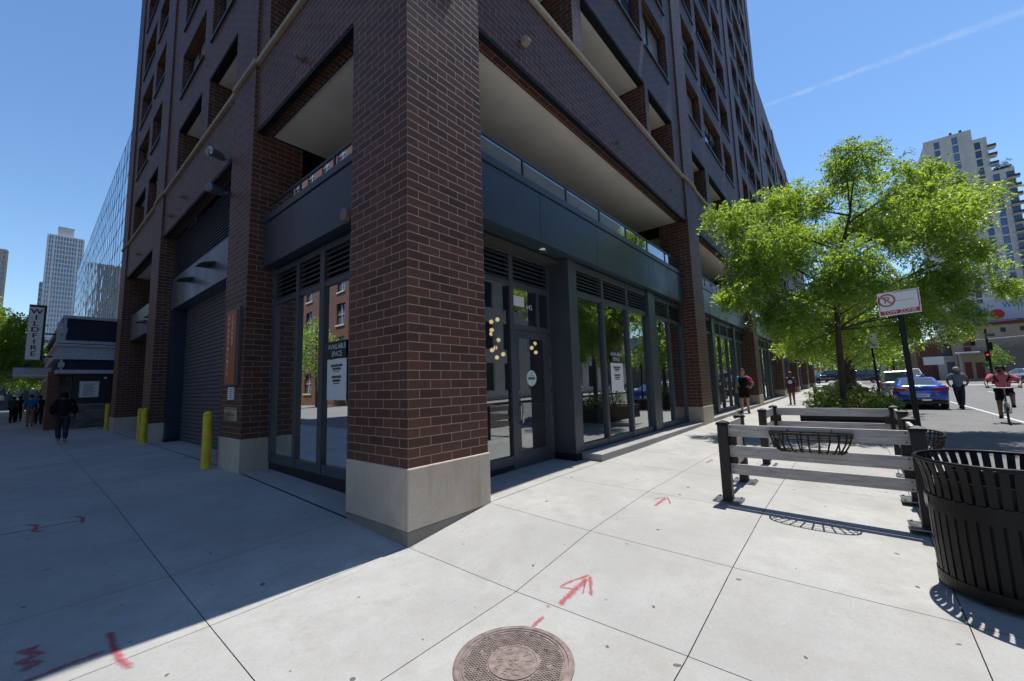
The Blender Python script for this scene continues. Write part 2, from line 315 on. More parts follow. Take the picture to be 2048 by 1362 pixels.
MT = dict(
 brick=brick_mat('brown_brick', (.135, .062, .046), (.074, .038, .033), (.37, .275, .205), ms=.0052),
 redbrick=brick_mat('red_brick', (.20, .085, .05), (.14, .06, .04), (.22, .18, .14), .24, .08, .004, stains=False),
 stone=concrete_mat('limestone', (.58, .51, .43), False, 0, .55),
 footing=concrete_mat('old_concrete', (.26, .25, .23), False, 0),
 walk=concrete_mat('sidewalk_concrete', (.44, .435, .42), True, .22),
 ledge=concrete_mat('ledge_concrete', (.37, .36, .35), False, .05),
 under=pm('joint_dirt', (.055, .05, .045), .95),
 asphalt=concrete_mat('asphalt', (.205, .205, .21), False, .1),
 coping=concrete_mat('coping_stone', (.42, .37, .29), False, 0),
 soffit=pm('soffit_plaster', (.74, .70, .64), .85, var=.06, scale=1.5, bump=.1),
 metal=pm('storefront_metal', (.062, .074, .090), .40, .1, .08, 3),
 metal2=pm('canopy_metal', (.046, .068, .092), .36, .25, .03, 1.2),
 darkmetal=pm('dark_trim', (.010, .012, .016), .5, .2),
 jamb=pm('blue_jamb', (.018, .028, .06), .45, .2),
 fascia=pm('brushed_fascia', (.15, .19, .26), .36, .55, .12, 2.0, stretch=(1, 1, .2)),
 rollup=pm('rollup_steel', (.085, .095, .115), .48, .0, .04, 4, spec=.3),
 slat=pm('louvre_slat', (.085, .105, .15), .45, .0, .06, 4),
 glass=glass_mat('storefront_glass', (.46, .52, .50), .25, 0, 1.7, .02),
 guard=glass_mat('guard_glass', (.72, .8, .84), .22, 0, 1.3),
 win=window_mat('window_glass', (.09, .14, .21), .03, .08, .8, .5), blind=pm('window_blind', (.34, .32, .29), .5, coat=.6, var=.1),
 curtain=window_mat('mirror_glass', (.34, .47, .62), .02, .10, 1.0, .92),
 mull=pm('curtain_mullion', (.07, .12, .20), .4, .3),
 fadedred=pm('faded_red', (.46, .12, .14), .5, var=.1),
 frame=pm('window_frame', (.035, .045, .055), .4, .3),
 inner=pm('room_wall', (.30, .28, .25), .9, var=.08),
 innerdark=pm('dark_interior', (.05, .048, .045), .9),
 innerfloor=pm('shop_floor', (.16, .14, .12), .35),
 white=pm('white_paint', (.74, .74, .73), .5, var=.06),
 paper=pm('paper', (.70, .72, .72), .7, var=.04),
 ink=pm('ink', (.02, .025, .03), .6),
 mint=pm('mint_sticker', (.55, .70, .66), .5, var=.03),
 yellow=pm('bollard_yellow', (.58, .47, .025), .5, var=.2, scale=5, bump=.15, chips=((.12, .09, .04), 9, .66)),
 orange=pm('sign_orange', (.36, .105, .035), .5, var=.05),
 brushed=pm('brushed_steel', (.42, .43, .44), .3, .9),
 black=pm('black_powdercoat', (.005, .005, .006), .42, .0, .2, 30, spec=.22),
 iron=pm('wire_iron', (.016, .015, .014), .5, .5),
 board=pm('grey_composite_board', (.40, .36, .34), .62, 0, .32, 3.0, .5, stretch=(14, 1.2, 14), bscale=40, chips=((.17, .13, .11), 7, .62)),
 post=pm('brown_metal_post', (.022, .018, .017), .5, .0, .15, 8, spec=.3),
 plate=pm('galvanised_plate', (.24, .25, .28), .35, .8),
 cast=pm('cast_iron_brown', (.20, .155, .14), .6, .15, .35, 22, .2),
 hole=pm('hole_black', (.006, .006, .006), .9),
 red=pm('spray_red', (.55, .045, .055), .8, var=.25, scale=30),
 signred=pm('sign_red', (.40, .018, .022), .4, var=.05),
 signwhite=pm('sign_white', (.72, .73, .74), .35, var=.03),
 bluecar=pm('blue_car_paint', (.008, .055, .42), .22, .35, .05, 3, coat=1.0),
 silver=pm('silver_car_paint', (.42, .44, .42), .3, .5, .05, 3, coat=1.0),
 darkcar=pm('dark_car_paint', (.012, .018, .035), .25, .3, .05, 3, coat=1.0),
 redpaint=pm('red_truck_paint', (.5, .03, .03), .35, .0, .06, 3, coat=.5),
 carglass=window_mat('car_glass', (.05, .06, .065), .03),
 plastic=pm('black_plastic', (.014, .014, .015), .55),
 rubber=pm('tyre_rubber', (.018, .018, .018), .8),
 rim=pm('alloy_rim', (.4, .4, .42), .3, .9),
 lightred=pm('tail_lamp', (.30, .008, .012), .15, coat=1.0, var=.1),
 bark=pm('tree_bark', (.060, .048, .040), .9, 0, .35, 12, .8, stretch=(1, 1, .25)),
 leaf=leaf_mat('locust_leaf', (.035, .095, .016), (.15, .28, .05), (.58, .80, .07), .56),
 leaf2=leaf_mat('shrub_leaf', (.06, .13, .02), (.19, .30, .06), (.42, .58, .07), .45),
 leafdark=leaf_mat('evergreen_leaf', (.012, .035, .012), (.03, .06, .02), (.05, .09, .02), .2),
 petal=leaf_mat('red_petal', (.40, .01, .02), (.55, .03, .05), (.5, .03, .05), .3),
 soil=pm('planter_soil', (.045, .035, .028), .95),
 timber=pm('dark_planter_timber', (.055, .040, .030), .75, bump=.3),
 navy=pm('navy_cladding', (.010, .012, .035), .7),
 greytrim=pm('grey_blue_trim', (.42, .46, .54), .55),
 rubble=brick_mat('rubble_stone', (.22, .21, .20), (.10, .10, .10), (.10, .095, .09), .34, .16, .012, stains=False),
 towerwhite=concrete_mat('white_concrete', (.60, .60, .60), False, .05),
 cream=concrete_mat('cream_render', (.62, .60, .56), False, .05),
 tan=concrete_mat('tan_block', (.42, .35, .26), False, .05),
 greyblock=concrete_mat('grey_block', (.16, .15, .14), False, .05),
 maroon=pm('maroon_trim', (.12, .018, .022), .6),
 skin1=pm('skin_light', (.48, .29, .21), .55, var=.06), skin2=pm('skin_brown', (.16, .085, .055), .5, var=.06), skin3=pm('skin_dark', (.065, .038, .028), .5, var=.06),
 hair=pm('dark_hair', (.016, .012, .010), .6, spec=.2), hairred=pm('auburn_hair', (.14, .035, .018), .6),
 cblack=pm('black_cloth', (.010, .010, .012), .85, spec=.15), cpink=pm('pink_shirt', (.50, .14, .18), .85, spec=.15, var=.1), cgrey=pm('slate_shirt', (.15, .17, .22), .85, spec=.15),
 cjean=pm('dark_denim', (.030, .036, .052), .85, spec=.15), cblue=pm('blue_shirt', (.012, .17, .42), .85, spec=.15), ckhaki=pm('khaki_cloth', (.27, .20, .11), .85, spec=.15), cpurple=pm('purple_jersey', (.075, .028, .20), .8, spec=.15),
 cbrown=pm('brown_shorts', (.10, .055, .035), .85, spec=.15), cgreen=pm('dark_green_cloth', (.012, .045, .03), .85, spec=.15), ccyan=pm('cyan_sleeve', (.03, .42, .62), .8, spec=.15), cmag=pm('magenta_sleeve', (.62, .03, .26), .8, spec=.15),
 ccap=pm('grey_cap', (.30, .31, .33), .85, spec=.15), cshoe=pm('pale_shoe', (.45, .44, .42), .7, spec=.15), cblueshoe=pm('blue_shoe', (.05, .16, .40), .7, spec=.15),
 billboard=pm('billboard_vinyl', (.40, .46, .57), .5, var=.1, scale=.3), signblue=pm('billboard_blue', (.02, .07, .30), .5),
 street=pm('street_sign_green', (.01, .12, .07), .4),
 globe=globe_mat('lamp_globe'), spot=emit_mat('downlight_glow', (1, .95, .85), 3.0), sigred=emit_mat('signal_red', (1, .06, .03), .75),
)
# ------------------------------------------------------------------ ground, road, kerbs
def sheet(m, xs, ys, zf, dz=0.0):
    b = len(m.v)
    for y in ys:
        for x in xs: m.v.append((x, y, zf(x, y) + dz))
    n = len(xs)
    for j in range(len(ys) - 1):
        for i in range(n - 1): m.f.append((b + j * n + i, b + j * n + i + 1, b + (j + 1) * n + i + 1, b + (j + 1) * n + i))
def lin(a, b, n): return [a + (b - a) * i / n for i in range(n + 1)]
m = M(); m.quad((-900, -900, -1.05), (900, -900, -1.05), (900, 900, -1.05), (-900, 900, -1.05)); struct(m.build('ground', MT['under']))
m = M(); sheet(m, [-8, -4, -1.67, 0, 1.22, 2.75, 6, 12, 20, 30, 45, 62], [-4.75, -2.74, -1.42, 0, 1.23, 2.5], G, -.03)
sheet(m, [-4.4, -1.67, 0, 1.22, 3], [2.5, 5, 12, 25, 95], G, -.03); sheet(m, [-8, -1.67, 1], [-9, -4.75], G, -.03)
struct(m.build('pavement_bed', MT['under']))
xs = [0, 1.22, 2.78]
while xs[-1] < 60: xs.append(xs[-1] + 1.47)
xs.append(62)
m = M(); gp = .003
def slab(x0, x1, y0, y1):
    n = 3
    sheet(m, lin(x0 + gp, x1 - gp, n), lin(y0 + gp, y1 - gp, n), G)
for a, b in zip(xs, xs[1:]):
    for c, d in zip([-4.6, -4.06, -2.74, -1.42], [-4.06, -2.74, -1.42, -.003]): slab(a, b, c, d)
for a, b in zip([1.235, 2.78], [2.78, 4.25]): slab(a, b, .003, .93)
lx = [-7.2, -5.8, -4.4, -3.05, -1.67, 0]
for a, b in zip(lx, lx[1:]):
    for c, d in zip([-9, -7.4, -5.9, -4.06, -2.74, -1.42], [-7.4, -5.9, -4.06, -2.74, -1.42, .03]): slab(a, b, c, d)
ly = [.03, 1.23, 4.3, 7.35, 10.4, 13.5, 16.6, 19.7, 22.8, 25.9]
while ly[-1] < 92: ly.append(ly[-1] + 3.1)
for a, b in zip(lx[2:], lx[3:]):
    for c, d in zip(ly, ly[1:]): slab(a, b, c, d)
slab(.02, .56, 1.24, 5.02); slab(.02, .8, 6.3, 9.8); slab(.02, .8, 9.8, 13.26); slab(.02, 1.2, 14.52, 20.3); slab(.02, 3, 21.6, 25.2)
for a, b in zip([0, 1.22], [1.22, 2.78]): slab(a, b, -5.9, -4.6)
struct(m.build('pavement', MT['walk']))
m = M()   # kerbs
for a, b in zip(lin(2.78, 62, 40), lin(2.78, 62, 40)[1:]):
    m.hexa([(a, -4.77, -1), (b, -4.77, -1), (b, -4.605, -1), (a, -4.605, -1)], [(a, -4.75, G(a, -4.7)), (b, -4.75, G(b, -4.7)), (b, -4.605, G(b, -4.7)), (a, -4.605, G(a, -4.7))])
for a, b in zip(lin(.03, 92, 30), lin(.03, 92, 30)[1:]):
    m.hexa([(-4.57, a, -1), (-4.41, a, -1), (-4.41, b, -1), (-4.57, b, -1)], [(-4.57, a, G(-4.4, a)), (-4.41, a, G(-4.4, a)), (-4.41, b, G(-4.4, b)), (-4.57, b, G(-4.4, b))])
struct(m.build('kerb', MT['ledge']))
m = M(); sheet(m, [-40, 0, 6, 12, 20, 30, 45, 60, 80, 150, 600], [-18.2, -4.74], lambda x, y: RZ(x)); sheet(m, [60, 80, 150, 300], [-4.74, 20, 120], lambda x, y: RZ(x) - .004)
sheet(m, [-40, -18, -4.55], [-18, 20, 95, 300], lambda x, y: -.83); sheet(m, [60, 80, 150, 300], [-150, -18.2], lambda x, y: RZ(x) - .004)
struct(m.build('road', MT['asphalt']))
m = M()   # painted lines
def line(x0, x1, y, w=.12):
    for a, b in zip(lin(x0, x1, 8), lin(x0, x1, 8)[1:]): m.quad((a, y - w / 2, RZ(a) + .006), (b, y - w / 2, RZ(b) + .006), (b, y + w / 2, RZ(b) + .006), (a, y + w / 2, RZ(a) + .006))
line(6, 56, -7.66); 
for a in (16, 28, 40, 52): line(a, a + 3, -11.2)
struct(m.build('road_marking', MT['signwhite']))
m = M(); sheet(m, [56.5, 60], [-18, -4.8], lambda x, y: RZ(x), .006); sheet(m, [62, 68, 76], [-4.5, 30], lambda x, y: RZ(x), .15)
sheet(m, [62.5, 90, 150], [-22, -18.3], lambda x, y: RZ(x), .16); sheet(m, [2, 60], [-22, -18.2], lambda x, y: RZ(x), .14)
sheet(m, [78, 90, 150], [-30, -13], lambda x, y: RZ(x), .15)
struct(m.build('far_pavement', MT['walk']))

# ------------------------------------------------------------------ apartment tower
TW = thing('apartment_tower', 'dark brown brick apartment tower on the street corner, with shop windows at its foot', 'building')
R_ = lambda u, d, z: (u, d, z)      # right hand facade: u runs along x, d into the building
L_ = lambda u, d, z: (d, u, z)      # left hand facade: u runs along y
def facade(m, fn, ub, zb, opened, d0, dep):
    """wall of cells; opened(i,j) -> hole; dep(j) reveal depth"""
    nu, nz = len(ub) - 1, len(zb) - 1
    hole = lambda i, j: i < 0 or j < 0 or i >= nu or j >= nz or opened(i, j)
    for j in range(nz):
        i = 0
        while i < nu:
            if hole(i, j): i += 1; continue
            k = i
            while k + 1 < nu and not hole(k + 1, j): k += 1
            m.quad(fn(ub[i], d0, zb[j]), fn(ub[k + 1], d0, zb[j]), fn(ub[k + 1], d0, zb[j + 1]), fn(ub[i], d0, zb[j + 1])); i = k + 1
        for i in range(nu):
            if hole(i, j): continue
            for (a, b, e) in ((i - 1, j, 0), (i + 1, j, 1), (i, j - 1, 2), (i, j + 1, 3)):
                if not hole(a, b): continue
                D = d0 + dep(min(max(b if e > 1 else j, 0), nz - 1))
                if e == 0: m.quad(fn(ub[i], d0, zb[j]), fn(ub[i], D, zb[j]), fn(ub[i], D, zb[j + 1]), fn(ub[i], d0, zb[j + 1]))
                if e == 1: m.quad(fn(ub[i + 1], d0, zb[j]), fn(ub[i + 1], D, zb[j]), fn(ub[i + 1], D, zb[j + 1]), fn(ub[i + 1], d0, zb[j + 1]))
                if e == 2: m.quad(fn(ub[i], d0, zb[j]), fn(ub[i + 1], d0, zb[j]), fn(ub[i + 1], D, zb[j]), fn(ub[i], D, zb[j]))
                if e == 3: m.quad(fn(ub[i], d0, zb[j + 1]), fn(ub[i + 1], d0, zb[j + 1]), fn(ub[i + 1], D, zb[j + 1]), fn(ub[i], D, zb[j + 1]))
def fbox(m, fn, u0, u1, d0, d1, z0, z1):
    a = fn(u0, d0, z0); b = fn(u1, d1, z1)
    m.box(min(a[0], b[0]), max(a[0], b[0]), min(a[1], b[1]), max(a[1], b[1]), z0, z1)
BB, CP = 6.03, 7.46                      # underside of the brick band, coping
TOP, WING = 33.0, 24.0
def rowsR(k): return (10.45 + 2.45 * k, 12.1 + 2.45 * k)
def rowsL(k): return (10.2 + 2.36 * k, 11.66 + 2.36 * k)
bay2 = [(12.13, 14.05), (14.58, 17.5), (17.98, 19.82)]
RO = {1: [(1.32, 4.05), (4.42, 7.95), (8.2, 10.2)], 2: bay2}
for b in (3, 4, 5): RO[b] = [(a + 9.95 * (b - 2), c + 9.95 * (b - 2)) for a, c in bay2]
LO = {1: [(1.7, 4.5)], 2: [(6.34, 8.65), (9.35, 11.9)], 3: [(14.56, 16.5), (17.1, 19.5)]}
def wall(name, fn, opens, rows, u0, u1, ztop, nk):
    ub = sorted({u0, u1} | {e for o in opens for e in o}); zr = [(7.5, 9.12)] + [rows(k) for k in range(nk)]
    zb = sorted({BB, ztop} | {e for r in zr for e in r})
    isu = lambda i: any(abs(ub[i] - o[0]) < 1e-6 for o in opens); isz = lambda j: any(abs(zb[j] - r[0]) < 1e-6 for r in zr)
    m = M(); facade(m, fn, ub, zb, lambda i, j: isu(i) and isz(j), .05, lambda j: .92 if zb[j] == 7.5 else .30)
    return m.build(name, MT['brick'], TW, fixn=False)
allR = sum([RO[b] for b in (1, 2, 3)], []); allW = sum([RO[b] for b in (4, 5)], []); allL = sum(LO.values(), [])
wall('brick_wall', R_, allR, rowsR, 1.2192, 32.15, TOP, 9); wall('brick_wall', R_, allW, rowsR, 32.15, 62, WING, 5); wall('brick_wall', L_, allL, rowsL, 1.2192, 21.5, TOP, 9)
m = M(); m.box(0, 1.2192, 0, 1.2192, 0, TOP); m.build('corner_pillar', MT['brick'], TW)
PR = [(10.95, 12.1), (20.95, 22.05), (30.95, 32.1), (40.9, 42.0), (50.8, 51.9), (60.7, 61.9)]
PL = [(5.04, 6.28), (13.28, 14.5), (20.3, 21.5)]
cm = M()
def pillar(fn, u0, u1, top, dep=.96, foot=True):
    m = M(); fbox(m, fn, u0, u1, 0, dep, 0, BB); fbox(m, fn, u0, u1, 0, .3, BB, top)
    p = m.build('pillar', MT['brick'], TW)
    m = M(); fbox(m, fn, u0 - .018, u1 + .018, -.018, dep + .01, -.9, 0.004); m.build('stone_base', MT['stone'], p, bevel=.012)
for a, b in PR[:3]: pillar(R_, a, b, TOP)
for a, b in PR[3:]: pillar(R_, a, b, WING)
for a, b in PL: pillar(L_, a, b, TOP)
m = M(); m.box(-.018, 1.237, -.018, 1.237, -.625, .004); m.build('stone_base', MT['stone'], TW, bevel=.014)
m = M(); m.box(-.008, 1.227, -.008, 1.227, -.95, -.627); m.build('footing', MT['footing'], TW, bevel=.008)
# coping along the top of the band, stepping out round the pilasters
def coping(fn, u0, u1, pil):
    e = u0
    for a, b in pil + [(u1, u1)]:
        if a > e: fbox(cm, fn, e, a - .03, -.01, .4, CP, CP + .10)
        if b > a: fbox(cm, fn, a - .03, b + .03, -.05, .32, CP, CP + .10)
        e = b + .03
coping(R_, 1.25, 60.7, PR); coping(L_, 1.25, 21.5, PL); cm.box(-.05, 1.25, -.05, 1.25, CP, CP + .10)
cm.build('coping', MT['coping'], TW, bevel=.012)
def piece(name, mt, *a, bev=0): m = M(); m.box(*a); return m.build(name, MT[mt], TW, bevel=bev)
for a, b in [(1.2192, 10.95), (12.1, 20.95), (22.05, 30.95), (32.1, 40.9), (42, 50.8)]:   # soffits over the recess, steel lintels under the brick
    piece('soffit', 'soffit', a, b, .165, 2.6, 6.06, 6.10); piece('lintel', 'darkmetal', a + .003, b - .02, .06, .163, 5.985, 6.028)
piece('soffit', 'soffit', .165, 2.6, 1.2192, 5.04, 6.062, 6.102); piece('soffit', 'soffit', .165, 2.2, 14.5, 20.3, 6.062, 6.102)
for a, b in [(1.222, 5.02), (6.3, 13.26), (14.52, 20.28)]: piece('lintel', 'darkmetal', .06, .163, a, b, 5.985, 6.028)
for b in RO:      # second level balconies
    for (u0, u1) in RO[b]: piece('balcony_soffit', 'soffit', u0 + .003, u1 - .003, .25, 1.3, 9.09, 9.117); piece('balcony_lintel', 'darkmetal', u0 + .004, u1 - .004, .06, .24, 9.085, 9.115)
for b in LO:
    for (u0, u1) in LO[b]: piece('balcony_soffit', 'soffit', .25, 1.3, u0 + .003, u1 - .003, 9.09, 9.117); piece('balcony_lintel', 'darkmetal', .06, .24, u0 + .004, u1 - .004, 9.085, 9.115)
m = M()   # blocks of rooms behind the facades (they stop daylight passing through)
m.box(.62, 32, .62, 21.3, 9.2, TOP - .1); m.box(32, 61.9, .62, 21, 9.2, WING - .1); m.box(1.35, 61.9, 1.35, 21.3, 6.2, 9.19)
m.box(2.7, 61.9, 2.7, 21.3, 4.22, 6.19); m.box(.95, 2.69, 6.3, 13.2, 3.6, 6.19); m.box(11.0, 61.9, 2.2, 21.3, -1, 4.2); m.box(1.3, 10.9, 6.1, 21.3, -1, 4.2)
m.box(4, 32, 21.35, 34.9, -1, TOP - .1); m.build('core', MT['innerdark'], TW)  # unseen rear wing, added to throw shade over the left hand pavement
# windows
def window(fn, u0, u1, z0, z1, parent=TW, parts=True):
    f = M(); t = .06; d0, d1 = .27, .335
    fbox(f, fn, u0, u0 + t, d0, d1, z0, z1); fbox(f, fn, u1 - t, u1, d0, d1, z0, z1)
    fbox(f, fn, u0 + t, u1 - t, d0, d1, z0, z0 + t); fbox(f, fn, u0 + t, u1 - t, d0, d1, z1 - t, z1)
    n = 3 if u1 - u0 > 2.2 else 2
    for k in range(1, n): c = u0 + (u1 - u0) * k / n; fbox(f, fn, c - .035, c + .035, d0, d1, z0 + t, z1 - t)
    fbox(f, fn, u0 - .02, u1 + .02, .0, .26, z0 - .05, z0 - .002)
    g = M(); g.quad(fn(u0, .31, z0), fn(u1, .31, z0), fn(u1, .31, z1), fn(u0, .31, z1))
    return f, g
rest_f, rest_g = M(), M()
def put(fn, o, rows, k, part):
    f, g = window(fn, o[0], o[1], *rows(k))
    if part:
        w = f.build('window', MT['frame'], TW); z0, z1 = rows(k)
        if random.random() < .4:
            zc = z1 - (z1 - z0) * random.choice((.25, .4, .55)); pn = M(); pn.quad(fn(o[0], .31, z0), fn(o[1], .31, z0), fn(o[1], .31, zc), fn(o[0], .31, zc)); pn.build('pane', MT['win'], w)
            bl = M(); bl.quad(fn(o[0], .31, zc), fn(o[1], .31, zc), fn(o[1], .31, z1), fn(o[0], .31, z1)); bl.build('blind', MT['blind'], w)
        else: g.build('pane', MT['win'], w)
    else: rest_f.add(f.v, f.f); rest_g.add(g.v, g.f)
for b, ks in ((1, 2), (2, 6), (3, 9)):
    for o in RO[b]:
        for k in range(9): put(R_, o, rowsR, k, k < ks and not (b == 1 and o[0] < 4))
for b in (4, 5):
    for o in RO[b]:
        for k in range(5): put(R_, o, rowsR, k, b == 4)
for b, ks in ((1, 0), (2, 4), (3, 6)):
    for o in LO[b]:
        for k in range(9): put(L_, o, rowsL, k, k < ks)
w = rest_f.build('upper_windows', MT['frame'], TW); w['kind'] = 'stuff'; rest_g.build('upper_panes', MT['win'], w)
# balcony backs of the second level (glazed doors in the dark)
m = M()
for b in RO:
    for (u0, u1) in RO[b]: m.quad((u0, 1.33, 7.5), (u1, 1.33, 7.5), (u1, 1.33, 9.1), (u0, 1.33, 9.1))
for b in LO:
    for (u0, u1) in LO[b]: m.quad((1.33, u0, 7.5), (1.33, u1, 7.5), (1.33, u1, 9.1), (1.33, u0, 9.1))
m.build('balcony_door', MT['win'], TW)

# storefronts --------------------------------------------------------
def louvre(m, fn, u0, u1, d, z0, z1, n=6):
    h = (z1 - z0) / n
    for k in range(n):
        z = z0 + h * (k + .5)
        a = [fn(u0, d - .035, z - h * .33), fn(u1, d - .035, z - h * .33), fn(u1, d + .03, z + h * .20), fn(u0, d + .03, z + h * .20)]
        b = [(p[0], p[1], p[2] + .018) for p in a]; m.hexa(a, b)
def canopy(fn, u0, u1, joints, zb=3.28, zt=4.15, d=.26, far=.98, name='canopy', mt='metal2', cap=True):
    m = M(); js = [u0] + joints + [u1]
    for a, b in zip(js, js[1:]): fbox(m, fn, a + .004, b - .004, d, d + .05, zb, zt)
    fbox(m, fn, u0, u1, d + .02, d + .06, zb + .005, zt + .03)
    fbox(m, fn, u0, u1, d + .06, far, zb + .01, zb + .05)
    if cap: fbox(m, fn, u0 - .0, u1, d - .015, far + 1.6, zt + .03, zt + .15)
    return m.build(name, MT[mt], TW, bevel=.004)
def guard(fn, u0, u1, d, z0, z1, n):
    m = M(); fbox(m, fn, u0, u1, d - .02, d + .02, z1, z1 + .035); fbox(m, fn, u0, u1, d - .015, d + .015, z0 + .02, z0 + .05)
    for k in range(n + 1):
        u = u0 + (u1 - u0) * k / n; fbox(m, fn, u - .018, u + .018, d - .016, d + .018, z0, z1)
    r = m.build('balcony_railing', MT['metal2'], TW)
    g = M()
    for k in range(n):
        a = u0 + (u1 - u0) * k / n + .03; b = u0 + (u1 - u0) * (k + 1) / n - .03
        g.quad(fn(a, d, z0 + .05), fn(b, d, z0 + .05), fn(b, d, z1), fn(a, d, z1))
    g.build('pane', MT['guard'], r)
def pane(fn, u0, u1, d, z0, z1, parent): m = M(); m.quad(fn(u0, d, z0), fn(u1, d, z0), fn(u1, d, z1), fn(u0, d, z1)); return m.build('pane', MT['glass'], parent)
# right hand, first bay
canopy(R_, 1.225, 10.8, [2.95, 5.0, 7.9, 9.3]); guard(R_, 1.24, 10.9, .36, 4.30, 4.67, 7)
canopy(L_, 1.225, 4.99, [3.75]); guard(L_, 1.24, 5.02, .40, 4.30, 4.63, 3)
f = M()
for a, b, d in ((2.80, 2.91, .92), (3.98, 4.05, .92), (1.222, 1.30, .92)): f.box(a, b, d - .04, d + .06, -.60, 3.28)
for z0, z1 in ((2.60, 2.70), (3.18, 3.28)): f.box(1.3, 2.8, .885, .98, z0, z1); f.box(2.91, 3.98, .885, .98, z0, z1)
f.box(2.91, 3.98, .885, .98, 1.83, 1.93); f.box(1.3, 2.8, .885, .98, -.50, -.35); f.box(3.62, 3.70, .9, .96, 1.93, 2.60)
f.box(8.62, 8.70, .44, .52, -.3, 2.6)
W48 = [(4.35, 5.42), (5.52, 6.70), (6.80, 7.98), (8.50, 9.66), (9.76, 10.92)]
for (a, b), (c, d) in zip(W48, W48[1:]):
    if c - b < .3: f.box(b, c, .43, .56, -.46, 3.26)
f.box(10.90, 10.948, .43, .56, -.46, 3.26)
for a, b in W48:
    for z0, z1 in ((-.46, -.32), (2.58, 2.68), (3.12, 3.26)): f.box(a, min(b, 10.9), .44, .55, z0, z1)
fr = f.build('storefront_frame', MT['metal'], TW, bevel=.004)
for a, b in W48: pane(R_, a, b, .49, -.32, 2.58, fr)
pane(R_, 1.3, 2.8, .93, -.35, 2.6, fr); pane(R_, 2.91, 3.98, .93, 1.93, 2.6, fr)
m = M(); louvre(m, R_, 1.3, 2.8, .92, 2.7, 3.18); louvre(m, R_, 2.91, 3.98, .92, 2.7, 3.18)
for a, b in W48: louvre(m, R_, a, min(b, 10.9), .50, 2.68, 3.12)
m.build('louvre', MT['metal'], TW)
piece('louvre_backing', 'darkmetal', 1.3, 4.35, .99, 1.0, 2.65, 3.26); piece('louvre_backing', 'darkmetal', 4.36, 10.9, .60, .61, 2.66, 3.26); piece('black_kickplate', 'darkmetal', 1.3, 2.8, .89, .97, -.61, -.503); piece('black_kickplate', 'darkmetal', 4.03, 4.37, .40, .99, -.62, -.47)
for a, b in ((4.05, 4.35), (8.02, 8.48)):
    m = M(); m.box(a, b, .42 if a < 5 else .38, .98 if a < 5 else .58, -.47, 3.285); m.build('metal_post', MT['metal'], TW, bevel=.006)
m = M(); m.box(4.22, 10.93, -.012, .43, -.95, -.46); m.build('ledge', MT['ledge'], TW, bevel=.012)
# door
m = M(); z0, z1 = -.585, 1.825
m.box(2.925, 3.045, .90, .95, z0, z1); m.box(3.80, 3.965, .90, .95, z0, z1); m.box(3.045, 3.80, .90, .95, z0, -.315); m.box(3.045, 3.80, .90, .95, 1.69, z1)
dr = m.build('door', MT['metal'], TW, bevel=.004); pane(R_, 3.045, 3.80, .925, -.315, 1.69, dr)
m = M(); m.tube([(3.0, .90, .50), (3.0, .83, .50), (3.0, .82, .47), (3.0, .82, .21), (3.0, .83, .18), (3.0, .90, .18)], .016, 8); m.build('handle', MT['brushed'], dr, smooth=True)
m = M(); m.cyl((2.99, 0), .025, 0, .02, 12); m.xf(Matrix.Translation((0, .9, .72)) @ Matrix.Translation((2.99, 0, 0)) @ Matrix.Rotation(PI / 2, 4, 'X') @ Matrix.Translation((-2.99, 0, 0))); m.build('lock', MT['brushed'], dr)
m = M(); m.box(3.05, 3.79, .96, .985, .46, .50); m.build('push_bar', MT['brushed'], dr)
m = M(); m.box(3.968, 3.985, .87, .905, -.58, 1.82); m.build('edge_strip', MT['brushed'], dr)
# left hand shop window
f = M(); V = [(3.98, 4.90), (3.06, 3.87), (2.10, 2.91), (1.222, 2.0)]
for a, b in ((4.90, 5.035), (3.87, 3.98), (2.91, 3.06), (2.0, 2.10)): f.box(.46, .58, a, b, -.46, 3.26)
for a, b in V:
    for z0, z1 in ((-.46, -.31), (2.55, 2.63), (3.16, 3.26)): f.box(.47, .57, a, b, z0, z1)
fl = f.build('storefront_frame', MT['metal'], TW, bevel=.004)
for a, b in V: pane(L_, a, b, .51, -.31, 2.55, fl)
m = M(); 
for a, b in V: louvre(m, L_, a, b, .52, 2.63, 3.16)
m.build('louvre', MT['metal'], TW)
piece('black_kickplate', 'darkmetal', .48, .60, 1.222, 5.035, -.66, -.462); piece('louvre_backing', 'darkmetal', .60, .61, 1.23, 5.03, 2.62, 3.26)
# room behind the corner shop windows
m = M(); m.quad((.6, .98, -.575), (10.94, .98, -.575), (10.94, 6, -.575), (.6, 6, -.575)); m.quad((4.36, .56, -.575), (10.94, .56, -.575), (10.94, .98, -.575), (4.36, .98, -.575)); m.build('shop_floor', MT['innerfloor'], TW)
m = M(); m.quad((.6, 6, -.6), (10.94, 6, -.6), (10.94, 6, 3.27), (.6, 6, 3.27)); m.quad((10.94, .6, -.6), (10.94, 6, -.6), (10.94, 6, 3.27), (10.94, .6, 3.27)); m.quad((.62, 5.05, -.6), (.62, 6, -.6), (.62, 6, 3.27), (.62, 5.05, 3.27))
m.box(5.0, 5.45, 3.3, 3.75, -.57, 3.2); m.box(1.6, 3.2, 5.2, 5.9, -.57, 1.0); m.build('shop_wall', MT['inner'], TW)
m = M(); m.box(.62, 10.93, .62, 6, 3.21, 3.262); m.build('shop_ceiling', MT['innerdark'], TW)
m = M(); m.box(7.6, 7.85, 1.6, 1.85, -.57, 3.2); m.box(9.95, 10.15, 1.0, 1.5, -.57, 3.2); m.box(.95, 1.2, 3.9, 4.3, -.57, 3.2); m.build('white_column', MT['white'], TW)
